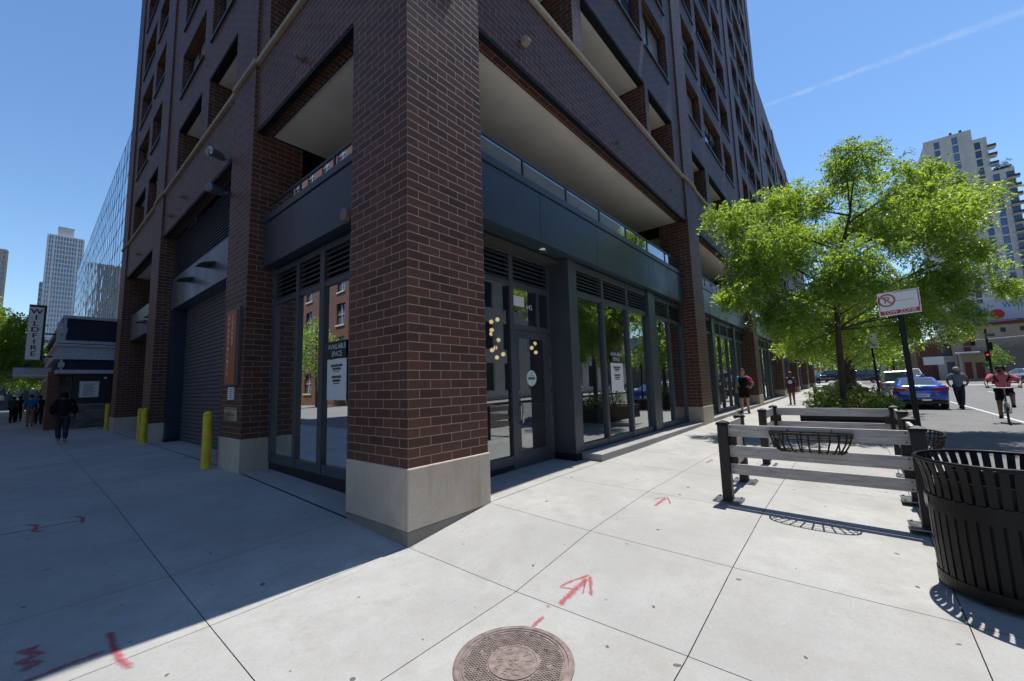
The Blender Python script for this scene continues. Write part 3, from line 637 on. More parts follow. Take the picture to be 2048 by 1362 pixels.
# right hand, further bays
for i, (a, b) in enumerate([(12.1, 20.95), (22.05, 30.95), (32.1, 40.9), (42.0, 50.8), (51.9, 60.7)]):
    canopy(R_, a + .03, b - .12, [a + 3, a + 6]); guard(R_, a + .04, b - .1, .36, 4.30, 4.67, 5)
    f = M(); us = lin(a, b, 7); pn = []
    for k in range(7):
        wide = k in (2, 5); hw = .17 if wide else .05
        f.box(us[k] + .002 if k == 0 else us[k] - hw, us[k] + hw, .38 if wide else .43, .57, -.46, 3.26)
        pn.append((us[k] + (.05 if k not in (2, 5) else .17), us[k + 1] - (.05 if k + 1 not in (2, 5) else .17)))
    for p, q in pn:
        for z0, z1 in ((-.46, -.32), (2.58, 2.68), (3.12, 3.26)): f.box(p, q, .44, .55, z0, z1)
    fr = f.build('storefront_frame', MT['metal'], TW)
    g = M()
    for p, q in pn: g.quad((p, .49, -.32), (q, .49, -.32), (q, .49, 2.58), (p, .49, 2.58))
    g.build('pane', MT['glass'], fr)
    m = M()
    for p, q in pn: louvre(m, R_, p, q, .50, 2.68, 3.12, 5)
    m.build('louvre', MT['metal'], TW)
    m = M(); m.box(a + .02, b - .02, -.012, .43, -.95, -.44); m.build('ledge', MT['ledge'], TW)
    piece('louvre_backing', 'darkmetal', a + .02, b - .02, .60, .61, 2.66, 3.26); piece('black_kickplate', 'darkmetal', a + .02, b - .02, .44, .55, -.6, -.462)
# garage on the left hand facade
canopy(L_, 6.3, 13.26, [8.0, 9.9, 11.6], 3.62, 4.62, .36, .8, 'garage_fascia', 'fascia', False)
m = M(); louvre(m, L_, 6.3, 13.26, .42, 4.66, 5.98, 15); m.build('louvre', MT['slat'], TW)
m = M(); m.box(.56, .58, 6.3, 13.27, 4.6, 6.02); m.build('louvre_backing', MT['darkmetal'], TW)
m = M(); n = 38; h = (3.66 + .56) / n
pr = [(0, 0), (-.022, .18), (-.030, .5), (-.022, .80), (0, .93), (.004, 1)]
for k in range(n):
    for (a, b), (c, d) in zip(pr, pr[1:]):
        z0, z1 = -.56 + h * (k + b), -.56 + h * (k + d); m.quad((.76 + a, 6.3, z0), (.76 + a, 12.95, z0), (.76 + c, 12.95, z1), (.76 + c, 6.3, z1))
m.build('garage_door', MT['rollup'], TW, smooth=False)
piece('garage_jamb', 'jamb', .37, .80, 12.95, 13.272, -.56, 3.62); piece('garage_jamb', 'jamb', .36, .80, 6.285, 6.36, -.56, 3.62)
m = M(); m.box(.35, .82, 12.93, 13.274, -.7, -.48); m.build('black_kickplate', MT['darkmetal'], TW)
canopy(L_, 14.53, 20.27, [16.4, 18.3], 3.25, 4.35, .30, .9, 'garage_fascia', 'fascia', False)
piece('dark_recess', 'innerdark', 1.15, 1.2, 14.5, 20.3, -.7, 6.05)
m = M(); m.box(.02, 1.19, 21.4, 21.5, -.7, 6.0); m.build('return_wall', MT['brick'], TW)
# small fixtures on the band
for n, p in (('band_light', (2.34, .05, 6.49)), ('band_light', (5.94, .05, 6.41)), ('band_light', (9.59, .05, 6.56))):
    q = 1 if p[0] < 3 else .6; m = M(); m.box(p[0] - .06 * q, p[0] + .06 * q, p[1] - .10 * q, p[1], p[2] - .05 * q, p[2] + .05 * q); m.box(p[0] - .045 * q, p[0] + .045 * q, p[1] - .14 * q, p[1] - .10 * q, p[2] - .035 * q, p[2] + .02 * q); m.build(n, MT['coping' if p[0] < 3 else 'cast'], TW, bevel=.008)
for y, z in ((2.95, 6.4), (10.6, 6.5), (12.2, 6.42), (17.4, 6.4)):
    m = M(); m.box(-.05, .05, y - .045, y + .045, z - .04, z + .04); m.box(-.08, -.05, y - .03, y + .03, z - .03, z + .02); m.build('band_light', MT['cast'], TW, bevel=.008)
m = M(); m.lathe([(.07, 3.262), (.075, 3.279), (.062, 3.28), (.058, 3.268)], (3.34, .51, 0), 20); dl = m.build('downlight', MT['brushed'], TW)
m = M(); m.disc((3.34, .51, 3.271), .055); m.build('lamp', MT['spot'], dl)
m = M(); m.lathe([(.075, 3.28), (.075, 3.21), (.06, 3.17), (.03, 3.145), (.0, 3.14)], (10.05, .5, 0), 16, cap=False); m.build('camera_dome', MT['black'], TW, smooth=True)
m = M()   # round alarm horn on the left canopy edge
m.lathe([(.0, .0), (.10, .0), (.115, -.03), (.09, -.05), (.10, -.08), (.06, -.10), (.0, -.11)], (0, 0, 0), 18, 'x', False); m.xf(Matrix.Translation((.245, 1.74, 3.345))); m.build('alarm_bell', MT['cast'], TW, smooth=True)
for y in (8.85, 10.92):   # shallow hoods on the garage fascia
    m = M(); pts = [(-.36, 0), (-.28, .09), (.28, .09), (.36, 0)]
    m.hexa([(.36, y - .34, 4.17), (.04, y - .24, 4.12), (.04, y + .24, 4.12), (.36, y + .34, 4.17)], [(.36, y - .22, 4.25), (.14, y - .12, 4.20), (.14, y + .12, 4.20), (.36, y + .22, 4.25)]); m.build('wall_lamp', MT['darkmetal'], TW, bevel=.01)
for z in (6.12, 5.25):
    m = M(); y = 6.72 if z > 6 else 6.6
    m.tube([(.05, y, z), (-.06, y, z)], .035, 8); m.tube([(-.03, y + .08, z), (-.10, y + .02, z), (-.34, y - .10, z - .02), (-.36, y - .11, z - .022)], [.06, .085, .10, .075], 14)
    m.build('floodlight', MT['brushed'] if z > 6 else MT['fascia'], TW, smooth=False)
for y in (15.6, 17.2):
    m = M(); m.hexa([(.30, y - .3, 3.7), (.05, y - .2, 3.66), (.05, y + .2, 3.66), (.30, y + .3, 3.7)], [(.30, y - .2, 3.78), (.12, y - .1, 3.73), (.12, y + .1, 3.73), (.30, y + .2, 3.78)]); m.build('wall_lamp', MT['darkmetal'], TW)
# ------------------------------------------------------------------ signs, notices and street furniture by the tower
def flat(m, fn, u0, u1, z0, z1, d=0): return m.quad(fn(u0, d, z0), fn(u1, d, z0), fn(u1, d, z1), fn(u0, d, z1))
t = thing('wall_sign', 'tall orange sign with white stacked letters on the brick pillar beside the garage', 'sign', (0, 5.6, 1.0))
m = M(); m.box(-.055, -.005, -.40, .33, -.0, 1.50); m.build('backing', MT['metal'], t, bevel=.004)
m = M(); m.box(-.07, -.057, -.30, .27, .03, 1.46); m.build('panel', MT['orange'], t)
m = M()
for word, y, n, st in (('LUXURY', -.10, 6, .095), ('APARTMENTS', .115, 10, .122)):
    for k, ch in enumerate(word): m.text(ch, .125, lambda x, yy, z, y=y, k=k, st=st: (-.073 - z, y - x, 1.32 - k * st * (1.1 if n == 6 else 1.0) + yy), .002)
m.build('lettering', MT['signwhite'], t)
t = thing('door_plate', 'small white notice plate under the tall orange sign', 'sign', (0, 5.62, .73))
m = M(); m.box(-.03, -.004, -.17, .14, 0, .24); m.build('plate', MT['paper'], t)
m = M()
for k in range(5): m.box(-.033, -.031, -.1, .03, .03 + k * .04, .045 + k * .04)
m.build('small_print', MT['ink'], t)
t = thing('plaque', 'dull steel plaque low on the brick pillar beside the garage', 'plaque', (0, 5.6, .33))
m = M(); m.box(-.03, -.004, -.37, .33, 0, .25); m.build('plate', MT['brushed'], t, bevel=.004)
m = M(); m.box(-.034, -.031, -.30, .2, .05, .06); m.box(-.034, -.031, -.30, .2, .1, .13); m.box(-.05, -.03, -.38, .34, .215, .235); m.build('engraving', MT['metal'], t)
def poster(label, loc, fn, w):
    t = thing('window_poster', label, 'poster', loc)
    h = .5 if w < .6 else .63
    m = M(); m.box(*((-.004, .0, -w / 2, w / 2) if fn is L_ else (-w / 2, w / 2, -.004, .0)), 0, h); m.build('sheet', MT['paper'], t)
    k = -1 if fn is L_ else 1
    f = (lambda x, y, z: (-.006, -x, y)) if fn is L_ else (lambda x, y, z: (x, -.006, y))
    m = M()
    rows = [(.86, .36, .045), (.78, .26, .04), (.71, .24, .015), (.58, .30, .045), (.49, .24, .045), (.41, .25, .015)]
    for zz, ww, hh in rows:
        n = 9 if hh > .02 else 1
        for q in range(n):
            a = -ww / 2 * w / .6 + ww * w / .6 * (q + .08) / n; b = -ww / 2 * w / .6 + ww * w / .6 * (q + .88) / n
            m.quad(f(a, zz * h - hh * h, 0), f(b, zz * h - hh * h, 0), f(b, zz * h + hh * h * .4, 0), f(a, zz * h + hh * h * .4, 0))
    m.build('small_print', MT['ink'], t)
    m = M(); m.box(*((-.003, .0, -w / 2 + .02, w / 2) if fn is L_ else (-w / 2 + .05, w / 2 - .05, -.003, .0)), h + .012, h + .29); m.build('dark_panel', MT['ink'], t)
    m = M(); m.text('AVAILABLE', .115 * w / .6, lambda x, y, z: f(x, y + h + .20, 0)); m.text('SPACE', .115 * w / .6, lambda x, y, z: f(x, y + h + .085, 0)); m.build('lettering', MT['paper'], t)
poster('white notice under AVAILABLE SPACE lettering in the shaded window left of the corner pillar', (.495, 2.50, .695), L_, .60)
poster('white notice under AVAILABLE SPACE lettering in the sunlit shop window between the metal posts', (6.07, .476, .645), R_, .62)
t = thing('door_sticker', 'pale mint oval sticker on the glass of the shop door', 'sticker', (3.41, .919, .96))
m = M(); m.prism([(.15 * math.cos(2 * PI * k / 28), .145 * math.sin(2 * PI * k / 28)) for k in range(28)], lambda a, b, d: (a, -d, b), .003); m.build('oval', MT['mint'], t)
m = M()
for k in range(7): m.box(-.105 + k * .03, -.082 + k * .03, -.005, -.004, -.025, .02)
m.box(-.04, .04, -.005, -.004, .05, .058); m.box(-.012, .012, -.005, -.004, .085, .105); m.build('print', MT['ink'], t)
t = thing('paper_notice', 'white sheet of paper stuck in the small pane above the shop door', 'notice', (3.09, .923, 2.36))
m = M(); m.box(-.17, .17, -.004, 0, -.085, .10); m.build('sheet', MT['paper'], t)
t = thing('house_number', 'white house number 642 on the pane above the shop door', 'number', (3.42, .923, 2.29)); m = M(); m.text('642', .13, lambda x, y, z: (x, 0, y)); m.build('digits', MT['paper'], t)

def pendant(label, x, y, z, balls):
    t = thing('pendant_lamp', label, 'lamp', (x, y, z), 0, 'lit globe lamps inside the corner shop')
    m = M(); m.tube([(0, 0, 3.2 - z), (0, 0, .0)], .012, 6)
    for b in balls: m.tube([(0, 0, .05), b], .01, 5)
    m.build('stem', MT['darkmetal'], t)
    for b in balls:
        g = M(); g.ball(b, .052, 12, 8); g.build('globe', MT['globe'], t, smooth=True)
pendant('lit cluster of warm glass globes seen through the pane beside the corner pillar', 3.85, 2.2, 1.72, [(-.1, 0, -.12), (.12, .1, -.05), (.2, -.05, -.2), (0, .1, .25), (-.15, -.05, .30), (.05, 0, -.27), (.18, .06, .12), (-.05, .05, .5), (.1, 0, .56)])
pendant('lit globe lamp seen through the glass of the shop door', 5.22, 2.2, 1.72, [(.1, 0, -.1), (-.06, 0, .0), (.14, .05, .12)])
pendant('lit globe lamp seen through the pane right of the window notice', 10.2, 2.0, 1.95, [(0, 0, .25), (.1, 0, -.1), (-.1, .05, -.15)])

t = thing('bar_table', 'dark high table inside the corner shop behind the side pane', 'table', (3.1, 2.5, -.575))
m = M(); m.box(-.45, .45, -.3, .3, 1.0, 1.04); m.build('tabletop', MT['timber'], t, bevel=.005)
for x in (-.4, .4):
    for y in (-.25, .25): m = M(); m.tube([(x, y, 0), (x, y, 1.0)], .02, 6); m.build('leg', MT['iron'], t)
for x, y, lab in ((2.3, 2.1, 'bar stool inside the corner shop nearest the corner pillar'), (3.9, 2.0, 'bar stool inside the corner shop behind the door handle')):
    t = thing('bar_stool', lab, 'stool', (x, y, -.575), 0, 'bar stools in the corner shop'); m = M(); m.cyl((0, 0), .18, .72, .76, 16); m.build('seat', MT['timber'], t)
    for k in range(4): a = PI / 4 + k * PI / 2; m = M(); m.tube([(.13 * math.cos(a), .13 * math.sin(a), .72), (.21 * math.cos(a), .21 * math.sin(a), 0)], .014, 6); m.build('leg', MT['iron'], t)
    m = M(); m.tube([(.17 * math.cos(2 * PI * k / 16), .17 * math.sin(2 * PI * k / 16), .3) for k in range(16)], .01, 6, closed=True); m.build('foot_ring', MT['iron'], t)
t = thing('menu_easel', 'small pale card standing low inside the side pane of the shop', 'card', (2.0, 1.5, -.575)); m = M(); m.hexa([(-.12, -.02, .28), (.12, -.02, .28), (.12, .0, .28), (-.12, 0, .28)], [(-.12, .06, .55), (.12, .06, .55), (.12, .08, .55), (-.12, .08, .55)]); m.build('card', MT['paper'], t); m = M(); m.box(-.14, .14, -.1, .12, 0, .28); m.build('stand', MT['timber'], t)

for i, (x, y, r, h, lab) in enumerate([(-.206, 6.25, .082, 1.08, 'yellow steel bollard right beside the pillar with the orange sign'), (-.09, 13.3, .085, 1.05, 'yellow steel bollard at the far side of the garage door'),
                         (.02, 14.75, .075, 1.02, 'yellow steel bollard mostly hidden behind the one by the garage door'), (-.05, 21.9, .085, 1.12, 'yellow steel bollard at the end of the tower, before the stone wall')]):
    t = thing('bollard', lab, 'bollard', (x, y, G(x, y)), 0, 'yellow bollards along the garage front')
    m = M(); m.lathe([(r, -.1), (r, h - .05), (r * .97, h - .045)], n=24); m.build('post', MT['yellow'], t, smooth=False)
    m = M(); m.lathe([(r * 1.02, h - .05), (r * 1.0, h - .02), (r * .6, h + .015), (0.001, h + .03)], n=24); m.build('cap', MT['yellow'], t, smooth=True)

# manhole cover
t = thing('manhole_cover', 'round brown cast iron manhole cover reading CITY ELEC', 'manhole cover', (-.657, -1.938, G(-.657, -1.938) + .004)); t.rotation_euler = (math.atan((G(-.657, -1.6) - G(-.657, -2.3)) / .7), -math.atan((G(-.3, -1.938) - G(-1.0, -1.938)) / .7), 0)
MR = .36
m = M(); m.lathe([(MR, -.05), (MR, .004), (MR - .012, .008), (MR - .034, .008), (MR - .038, .002), (MR - .046, .002), (MR - .05, .006), (MR - .056, .006), (MR - .058, .001), (.15, .001), (.152, .006), (.138, .006), (.135, .003), (.0, .003)], n=64, cap=False); m.build('plate', MT['cast'], t)
m = M(); st = .0165
for i in range(-21, 22):
    for j in range(-21, 22):
        x, y = i * st + (st / 2 if j % 2 else 0), j * st
        r = math.hypot(x, y)
        if .160 < r < MR - .066:
            if math.hypot(x - .2, y + .09) < .02 or math.hypot(x + .17, y - .13) < .02: continue
            a = st * .36; m.hexa([(x - a, y - a, .001), (x + a, y - a, .001), (x + a, y + a, .001), (x - a, y + a, .001)], [(x - a * .7, y - a * .7, .006), (x + a * .7, y - a * .7, .006), (x + a * .7, y + a * .7, .006), (x - a * .7, y + a * .7, .006)])
m.xf(Matrix.Rotation(-.70, 4, 'Z')); m.build('grip_studs', MT['cast'], t)
m = M(); up = math.atan2(.637, .771)
def ring(txt, a0, da, r):
    for k, ch in enumerate(txt):
        a = a0 + da * k
        m.text(ch, .075, lambda x, y, z, a=a: (math.cos(a) * (r + y) + math.sin(a) * x, math.sin(a) * (r + y) - math.cos(a) * x, .0032 + z), .0024)
ring('CITY', up + .30, -.62, .094)
for k, ch in enumerate('ELEC'):
    a = up + 1.35 + .62 * k
    m.text(ch, .075, lambda x, y, z, a=a: (math.cos(a) * (.094 - y) - math.sin(a) * x, math.sin(a) * (.094 - y) + math.cos(a) * x, .0032 + z), .0024)
for k in range(4):
    a = up + PI / 4 + k * PI / 2; m.hexa(*[[(math.cos(a + s) * r, math.sin(a + s) * r, z) for s, r in ((-.5, .012), (.5, .012), (.35, .034), (-.35, .034))] for z in (.002, .006)])
m.build('lettering', MT['cast'], t)
m = M()
for x, y in ((.2, -.09), (-.17, .13), (.22, .13), (.265, .07)): m.disc((x, y, .0085 if math.hypot(x, y) > .3 else .002), .013, n=12)
m.build('lift_hole', MT['hole'], t)

# sprayed survey marks on the concrete
def stroke(m, pts, w, seed=0):
    r = random.Random(seed); P = []
    for (a, b) in zip(pts, pts[1:]):
        n = max(2, int(math.dist(a, b) / .03))
        for k in range(n): P.append((a[0] + (b[0] - a[0]) * k / n, a[1] + (b[1] - a[1]) * k / n))
    P.append(pts[-1]); base = len(m.v)
    for i, p in enumerate(P):
        q = P[min(i + 1, len(P) - 1)]; o = P[max(i - 1, 0)]; d = math.hypot(q[0] - o[0], q[1] - o[1]) or 1
        nx, ny = -(q[1] - o[1]) / d, (q[0] - o[0]) / d; ww = w * (.5 + r.uniform(-.12, .12)) * (.65 if i in (0, len(P) - 1) else 1)
        for s in (-1, 0, 1): x, y = p[0] + nx * ww * s * 1.35, p[1] + ny * ww * s * 1.35; m.v.append((x, y, G(x, y) + .0045)); m.edge.append(0.0 if s or i in (0, len(P) - 1) else 1.0)
    for i in range(len(P) - 1):
        for q in (0, 1): m.f.append((base + 3 * i + q, base + 3 * i + q + 1, base + 3 * i + q + 4, base + 3 * i + q + 3))
def spray_mat(name, col, thr):
    m, nt, out = newmat(name); p = N(nt, 'ShaderNodeBsdfPrincipled'); g = N(nt, 'ShaderNodeNewGeometry')
    p.inputs['Base Color'].default_value = (*col, 1); p.inputs['Roughness'].default_value = .85
    tr = N(nt, 'ShaderNodeBsdfTransparent'); mx = N(nt, 'ShaderNodeMixShader')
    n = math_(nt, 'ADD', math_(nt, 'MULTIPLY', noise(nt, g.outputs['Position'], 28, 5, .7), .7), math_(nt, 'MULTIPLY', noise(nt, g.outputs['Position'], 130, 2, .6), .3))
    at = N(nt, 'ShaderNodeAttribute'); at.attribute_name = 'edge'
    L(nt, math_(nt, 'MULTIPLY', ramp(nt, math_(nt, 'ADD', n, math_(nt, 'MULTIPLY', at.outputs['Fac'], .32)), thr + .06, thr + .36, .0, .72), ramp(nt, at.outputs['Fac'], 0, .35)), mx.inputs[0]); L(nt, tr.outputs[0], mx.inputs[1]); L(nt, p.outputs[0], mx.inputs[2]); L(nt, mx.outputs[0], out.inputs[0]); return m
MT['spray'] = spray_mat('sprayed_red', (.44, .065, .085), .46); MT['spray2'] = spray_mat('faded_red', (.42, .08, .10), .54)
def mark(label, strokes, mt='spray'):
    m = M(); m.edge = []
    for i, (pts, w) in enumerate(strokes):
        stroke(m, pts, w * .82, i)
    o = m.build('spray_mark', MT[mt]); at = o.data.attributes.new('edge', 'FLOAT', 'POINT'); at.data.foreach_set('value', m.edge); tag(o, label, 'paint mark', 'red sprayed survey marks on the pavement')
    return o
mark('large red sprayed arrow on the sunlit pavement just beyond the manhole', [([(.02, -1.812), (.27, -1.815), (.45, -1.813)], .066), ([(.50, -1.813), (.36, -1.735), (.22, -1.681)], .034), ([(.22, -1.681), (.245, -1.76), (.262, -1.83)], .022), ([(.50, -1.813), (.35, -1.90), (.235, -1.967)], .040), ([(.42, -1.814), (.32, -1.86), (.222, -1.896)], .022)])
mark('short red sprayed dash at the edge of the manhole', [([(-.325, -1.808), (-.24, -1.806), (-.15, -1.808)], .046)])
mark('red sprayed blob at the tail of the large arrow', [([(-.05, -1.755), (-.015, -1.756)], .045)])
mark('single red sprayed dot on the pavement between the two arrows', [([(1.13, -1.853), (1.17, -1.851)], .055)])
mark('small thin red sprayed arrow farther up the pavement', [([(2.29, -1.69), (2.66, -1.70)], .055), ([(2.70, -1.703), (2.60, -1.635), (2.50, -1.585)], .03), ([(2.70, -1.703), (2.57, -1.77), (2.45, -1.823)], .026)], 'spray')
mark('short red sprayed dash beside the fence with wire baskets', [([(5.16, -1.53), (5.55, -1.545)], .06)], 'spray')
mark('small red sprayed dot beyond the thin arrow', [([(3.28, -1.77), (3.37, -1.772)], .055)], 'spray')
mark('red sprayed T lying half in shadow at the shadow edge', [([(-2.133, .50), (-2.139, .224), (-2.133, .056), (-2.102, -.13)], .058), ([(-2.16, .233), (-2.333, .238), (-2.50, .22), (-2.75, .205)], .048)])
mark('red sprayed zigzag in the shade near the lower left', [([(-2.43, .646), (-2.535, .66), (-2.444, .53), (-2.545, .51), (-2.451, .405), (-2.548, .377)], .065)])
mark('faded red sprayed line crossing a zigzag on the shaded pavement', [([(-2.9, 4.03), (-2.49, 4.006), (-2.127, 4.016), (-2.03, 3.95)], .04), ([(-2.478, 4.30), (-2.396, 4.17), (-2.43, 3.88), (-2.342, 3.80)], .07), ([(-2.067, 4.26), (-2.013, 4.13), (-2.032, 3.83)], .06)], 'spray')
mark('faint red sprayed dash alone on the shaded pavement', [([(-2.43, 2.29), (-2.33, 2.26)], .05)], 'spray2')

# timber-look fence corrals
def corral(name, label, loc, rz, deep=1.13, gz=0.0):
    t = thing(name, label, 'fence', loc, rz, 'grey board fence corrals on the pavement')
    Wd = 1.74
    P = [(0, 0), (0, -Wd), (deep, .03), (deep, -Wd - .02)]
    for x, y in P:
        m = M(); m.box(x - .055, x + .055, y - .055, y + .055, -.02, .915); p = m.build('post', MT['post'], t, bevel=.006)
        m = M(); m.hexa([(x - .068, y - .068, .915), (x + .068, y - .068, .915), (x + .068, y + .068, .915), (x - .068, y + .068, .915)], [(x - .062, y - .062, .945), (x + .062, y - .062, .945), (x + .062, y + .062, .945), (x - .062, y + .062, .945)])
        m.hexa([(x - .062, y - .062, .945), (x + .062, y - .062, .945), (x + .062, y + .062, .945), (x - .062, y + .062, .945)], [(x - .01, y - .01, .968), (x + .01, y - .01, .968), (x + .01, y + .01, .968), (x - .01, y + .01, .968)]); m.build('cap', MT['black'], p)
        m = M(); m.box(x - .15, x + .15, y - .15, y + .15, .004, .016)
        for a in (-.12, .12):
            for b in (-.12, .12): m.cyl((x + a, y + b), .012, .016, .03, 6)
        m.build('base_plate', MT['plate'], p)
    for z0, z1 in ((.775, .915), (.53, .665), (.325, .445)):
        m = M(); m.box(.0, .036, -Wd + .056, -.056, z0, z1); m.build('board', MT['board'], t, bevel=.004)
        for y in (0.015, -Wd - .01):
            m = M(); m.box(.056, deep - .056, y - .018, y + .018, z0, z1); m.build('board', MT['board'], t, bevel=.004)
    for z0, z1 in ((.665, .775), (.445, .53)):
        for y in (-.09, -Wd + .09): m = M(); m.box(.04, .085, y - .04, y + .04, z0, z1); m.build('bracket', MT['post'], t)
    m = M()
    for zc in (.80, .89, .555, .64, .35, .42):
        for y in (-.085, -Wd + .085): m.lathe([(.008, -.003), (.006, 0)], (0, y, zc), 8, 'x')
    m.build('bolt_head', MT['iron'], t)
    return t
corral('fence_corral', 'nearest grey three-board fence corral with dark posts, wire basket on its front', (3.0, -2.345, G(3, -2.3)), 0, 1.13)
corral('fence_corral', 'second grey board fence corral, in front of the planter with the big tree', (6.85, -4.13, G(6.8, -4.1) + .012), PI, 1.13)
corral('fence_corral', 'small far fence corral beyond the tree planter', (23.2, -2.1, G(23, -2.1)), 0, 1.13)
def basket(label, loc, rz):
    t = thing('wire_basket', label, 'basket', loc, rz, 'empty black wire baskets hung on the fence')
    def arc(w, d, z, n=14): return [(-d * math.sin(PI * k / n) ** .6, w / 2 * math.cos(PI * k / n), z) for k in range(n + 1)]
    m = M()
    for w, d, z, r in ((.76, .20, .0, .008), (.755, .195, -.035, .006), (.70, .17, -.085, .005), (.63, .13, -.19, .006)): m.tube(arc(w, d, z), r, 6); m.tube([(0, -w / 2, z), (0, w / 2, z)], r, 6)
    m.build('rings', MT['iron'], t)
    m = M(); top, bot = arc(.76, .20, 0, 12), arc(.60, .12, -.20, 12)
    for a, b in zip(top[1:-1], bot[1:-1]): m.tube([a, ((a[0] * .7 + b[0] * .3) - .004, a[1] * .7 + b[1] * .3, -.1), b, (0, b[1] * .9, -.22)], .0085, 5)
    for a in (-.25, -.08, .08, .25): m.tube([(0, a, 0), (0, a, -.22)], .0085, 5)
    m.build('wires', MT['iron'], t)
    m = M()
    for a in (-.2, .2): m.tube([(0, a, 0), (.0, a, .03), (.03, a, .045), (.06, a, .04), (.06, a, .0)], .006, 5)
    m.build('hook', MT['iron'], t)
basket('empty wire basket hung on the front of the nearest fence corral', (2.985, -3.22, G(3, -3.2) + .885), 0)
basket('empty wire basket hung on the street side of the nearest fence corral', (3.55, -4.125, G(3.5, -4.1) + .885), PI / 2)

# litter bin
t = thing('litter_bin', 'black slatted steel litter bin with flared rim at the right edge', 'litter bin', (1.86, -4.40, G(1.86, -4.40)))
prof = [(.385, .06), (.392, .15), (.398, .35), (.400, .55), (.402, .66), (.408, .76), (.421, .84), (.437, .893), (.441, .91)]
for k in range(42):
    a = 2 * PI * k / 42; m = M(); ca, sa = math.cos(a), math.sin(a); w = .0215
    rings = []
    for r, z in prof: rings.append([(ca * (r - i) - sa * j, sa * (r - i) + ca * j, z) for i, j in ((0, -w), (0, w), (.007, w), (.007, -w))])
    for a_, b_ in zip(rings, rings[1:]): m.hexa(a_, b_)
    m.build('slat', MT['black'], t)
m = M()
for r, z0, z1 in ((.392, .03, .11), (.408, .545, .655)): m = M(); m.lathe([(r - .010, z0), (r + .004, z0), (r + .004, z1), (r - .010, z1), (r - .010, z0)], n=64, cap=False); m.build('band', MT['black'], t)
m = M(); m.tube([(.441 * math.cos(2 * PI * k / 64), .441 * math.sin(2 * PI * k / 64), .915) for k in range(64)], .013, 8, closed=True); m.build('rim', MT['black'], t, smooth=True)
m = M(); m.lathe([(.30, .05), (.33, .78), (.335, .78), (.305, .05)], n=40); m.build('liner', MT['plastic'], t)
m = M(); m.lathe([(.0, .05), (.38, .05), (.38, .03), (.10, .02), (.10, 0), (.0, 0)], n=40, cap=False)
for k in range(3): a = 2 * PI * k / 3 + .4; m.cyl((.3 * math.cos(a), .3 * math.sin(a)), .03, -.01, .04, 10)
m.build('base', MT['black'], t)
m = M()
for k in range(6):
    a = 1.60 + k * .035; b = a + .035; r = .416; m.quad((r * math.cos(a), r * math.sin(a), .575), (r * math.cos(b), r * math.sin(b), .575), (r * math.cos(b), r * math.sin(b), .645), (r * math.cos(a), r * math.sin(a), .645))
m.build('sticker', MT['plate'], t)

# tow zone sign on its pole
def street_sign(label, loc, rz, lean, w, h, top, tow=True):
    t = thing('parking_sign', label, 'sign', loc, rz)
    m = M(); m.bar((0, 0, -.05), (lean[0], lean[1], top + .0), .075, .05, (1, 0, 0)); m.build('pole', MT['black'], t, bevel=.006)
    cx, cy, cz = lean[0] - .045, lean[1], top - h / 2 + .05
    tl = .055
    f = lambda u, z, d: (cx - d, cy - u * math.cos(tl) + z * math.sin(tl) * -1, cz + z * math.cos(tl) - u * math.sin(tl))
    f = lambda u, z, d: (cx - d, cy - u, cz + z + u * -tl * -1)
    m = M(); m.prism([(-w / 2, -h / 2), (w / 2, -h / 2), (w / 2, h / 2), (-w / 2, h / 2)], f, .006); m.build('panel', MT['signwhite'], t)
    if tow:
        m = M(); e = .007
        def rect(a, b, c, d, o=0): m.poly([f(a, b, e + o), f(c, b, e + o), f(c, d, e + o), f(a, d, e + o)])
        rect(-w * .47, -h * .45, w * .47, -h * .28); rect(w * .455, -h * .28, w * .48, h * .46); rect(-w * .12, h * .44, w * .455, h * .465); rect(-w * .1, h * .08, w * .36, h * .095); rect(-w * .48, -h * .28, -w * .46, h * .40)
        m.build('red_print', MT['signred'], t); m = M()
        n = 24; c0, c1 = -w * .28, h * .16
        for k in range(n):
            a, b = 2 * PI * k / n, 2 * PI * (k + 1) / n; R0, R1 = .085, .115
            m.poly([f(c0 + R1 * math.cos(a), c1 + R1 * math.sin(a), e), f(c0 + R1 * math.cos(b), c1 + R1 * math.sin(b), e), f(c0 + R0 * math.cos(b), c1 + R0 * math.sin(b), e), f(c0 + R0 * math.cos(a), c1 + R0 * math.sin(a), e)])
        m.poly([f(c0 - .078, c1 + .06, e + .002), f(c0 - .06, c1 + .078, e + .002), f(c0 + .078, c1 - .06, e + .002), f(c0 + .06, c1 - .078, e + .002)])
        m.build('no_parking_ring', MT['fadedred'], t)
        m = M(); m.text('TOW ZONE', .085, lambda x, y, z: f(x * .9, y - h * .365, e + .003)); m.build('lettering', MT['signwhite'], t)
        m = M(); m.text('P', .16, lambda x, y, z: f(x + c0, y + c1, e + .001)); m.box(0, .0, 0, 0, 0, 0); m.build('letter_p', MT['greyblock'], t)
    return t
street_sign('white and red TOW ZONE sign on a leaning black pole by the kerb', (6.95, -4.42, G(6.9, -4.4)), 0, (-.02, .045), .53, .41, 2.88)
street_sign('small grey back of a parking sign on a thin pole beyond the big tree', (19.5, -4.45, G(19.5, -4.4)), 0, (0, .1), .45, .6, 3.1, False)

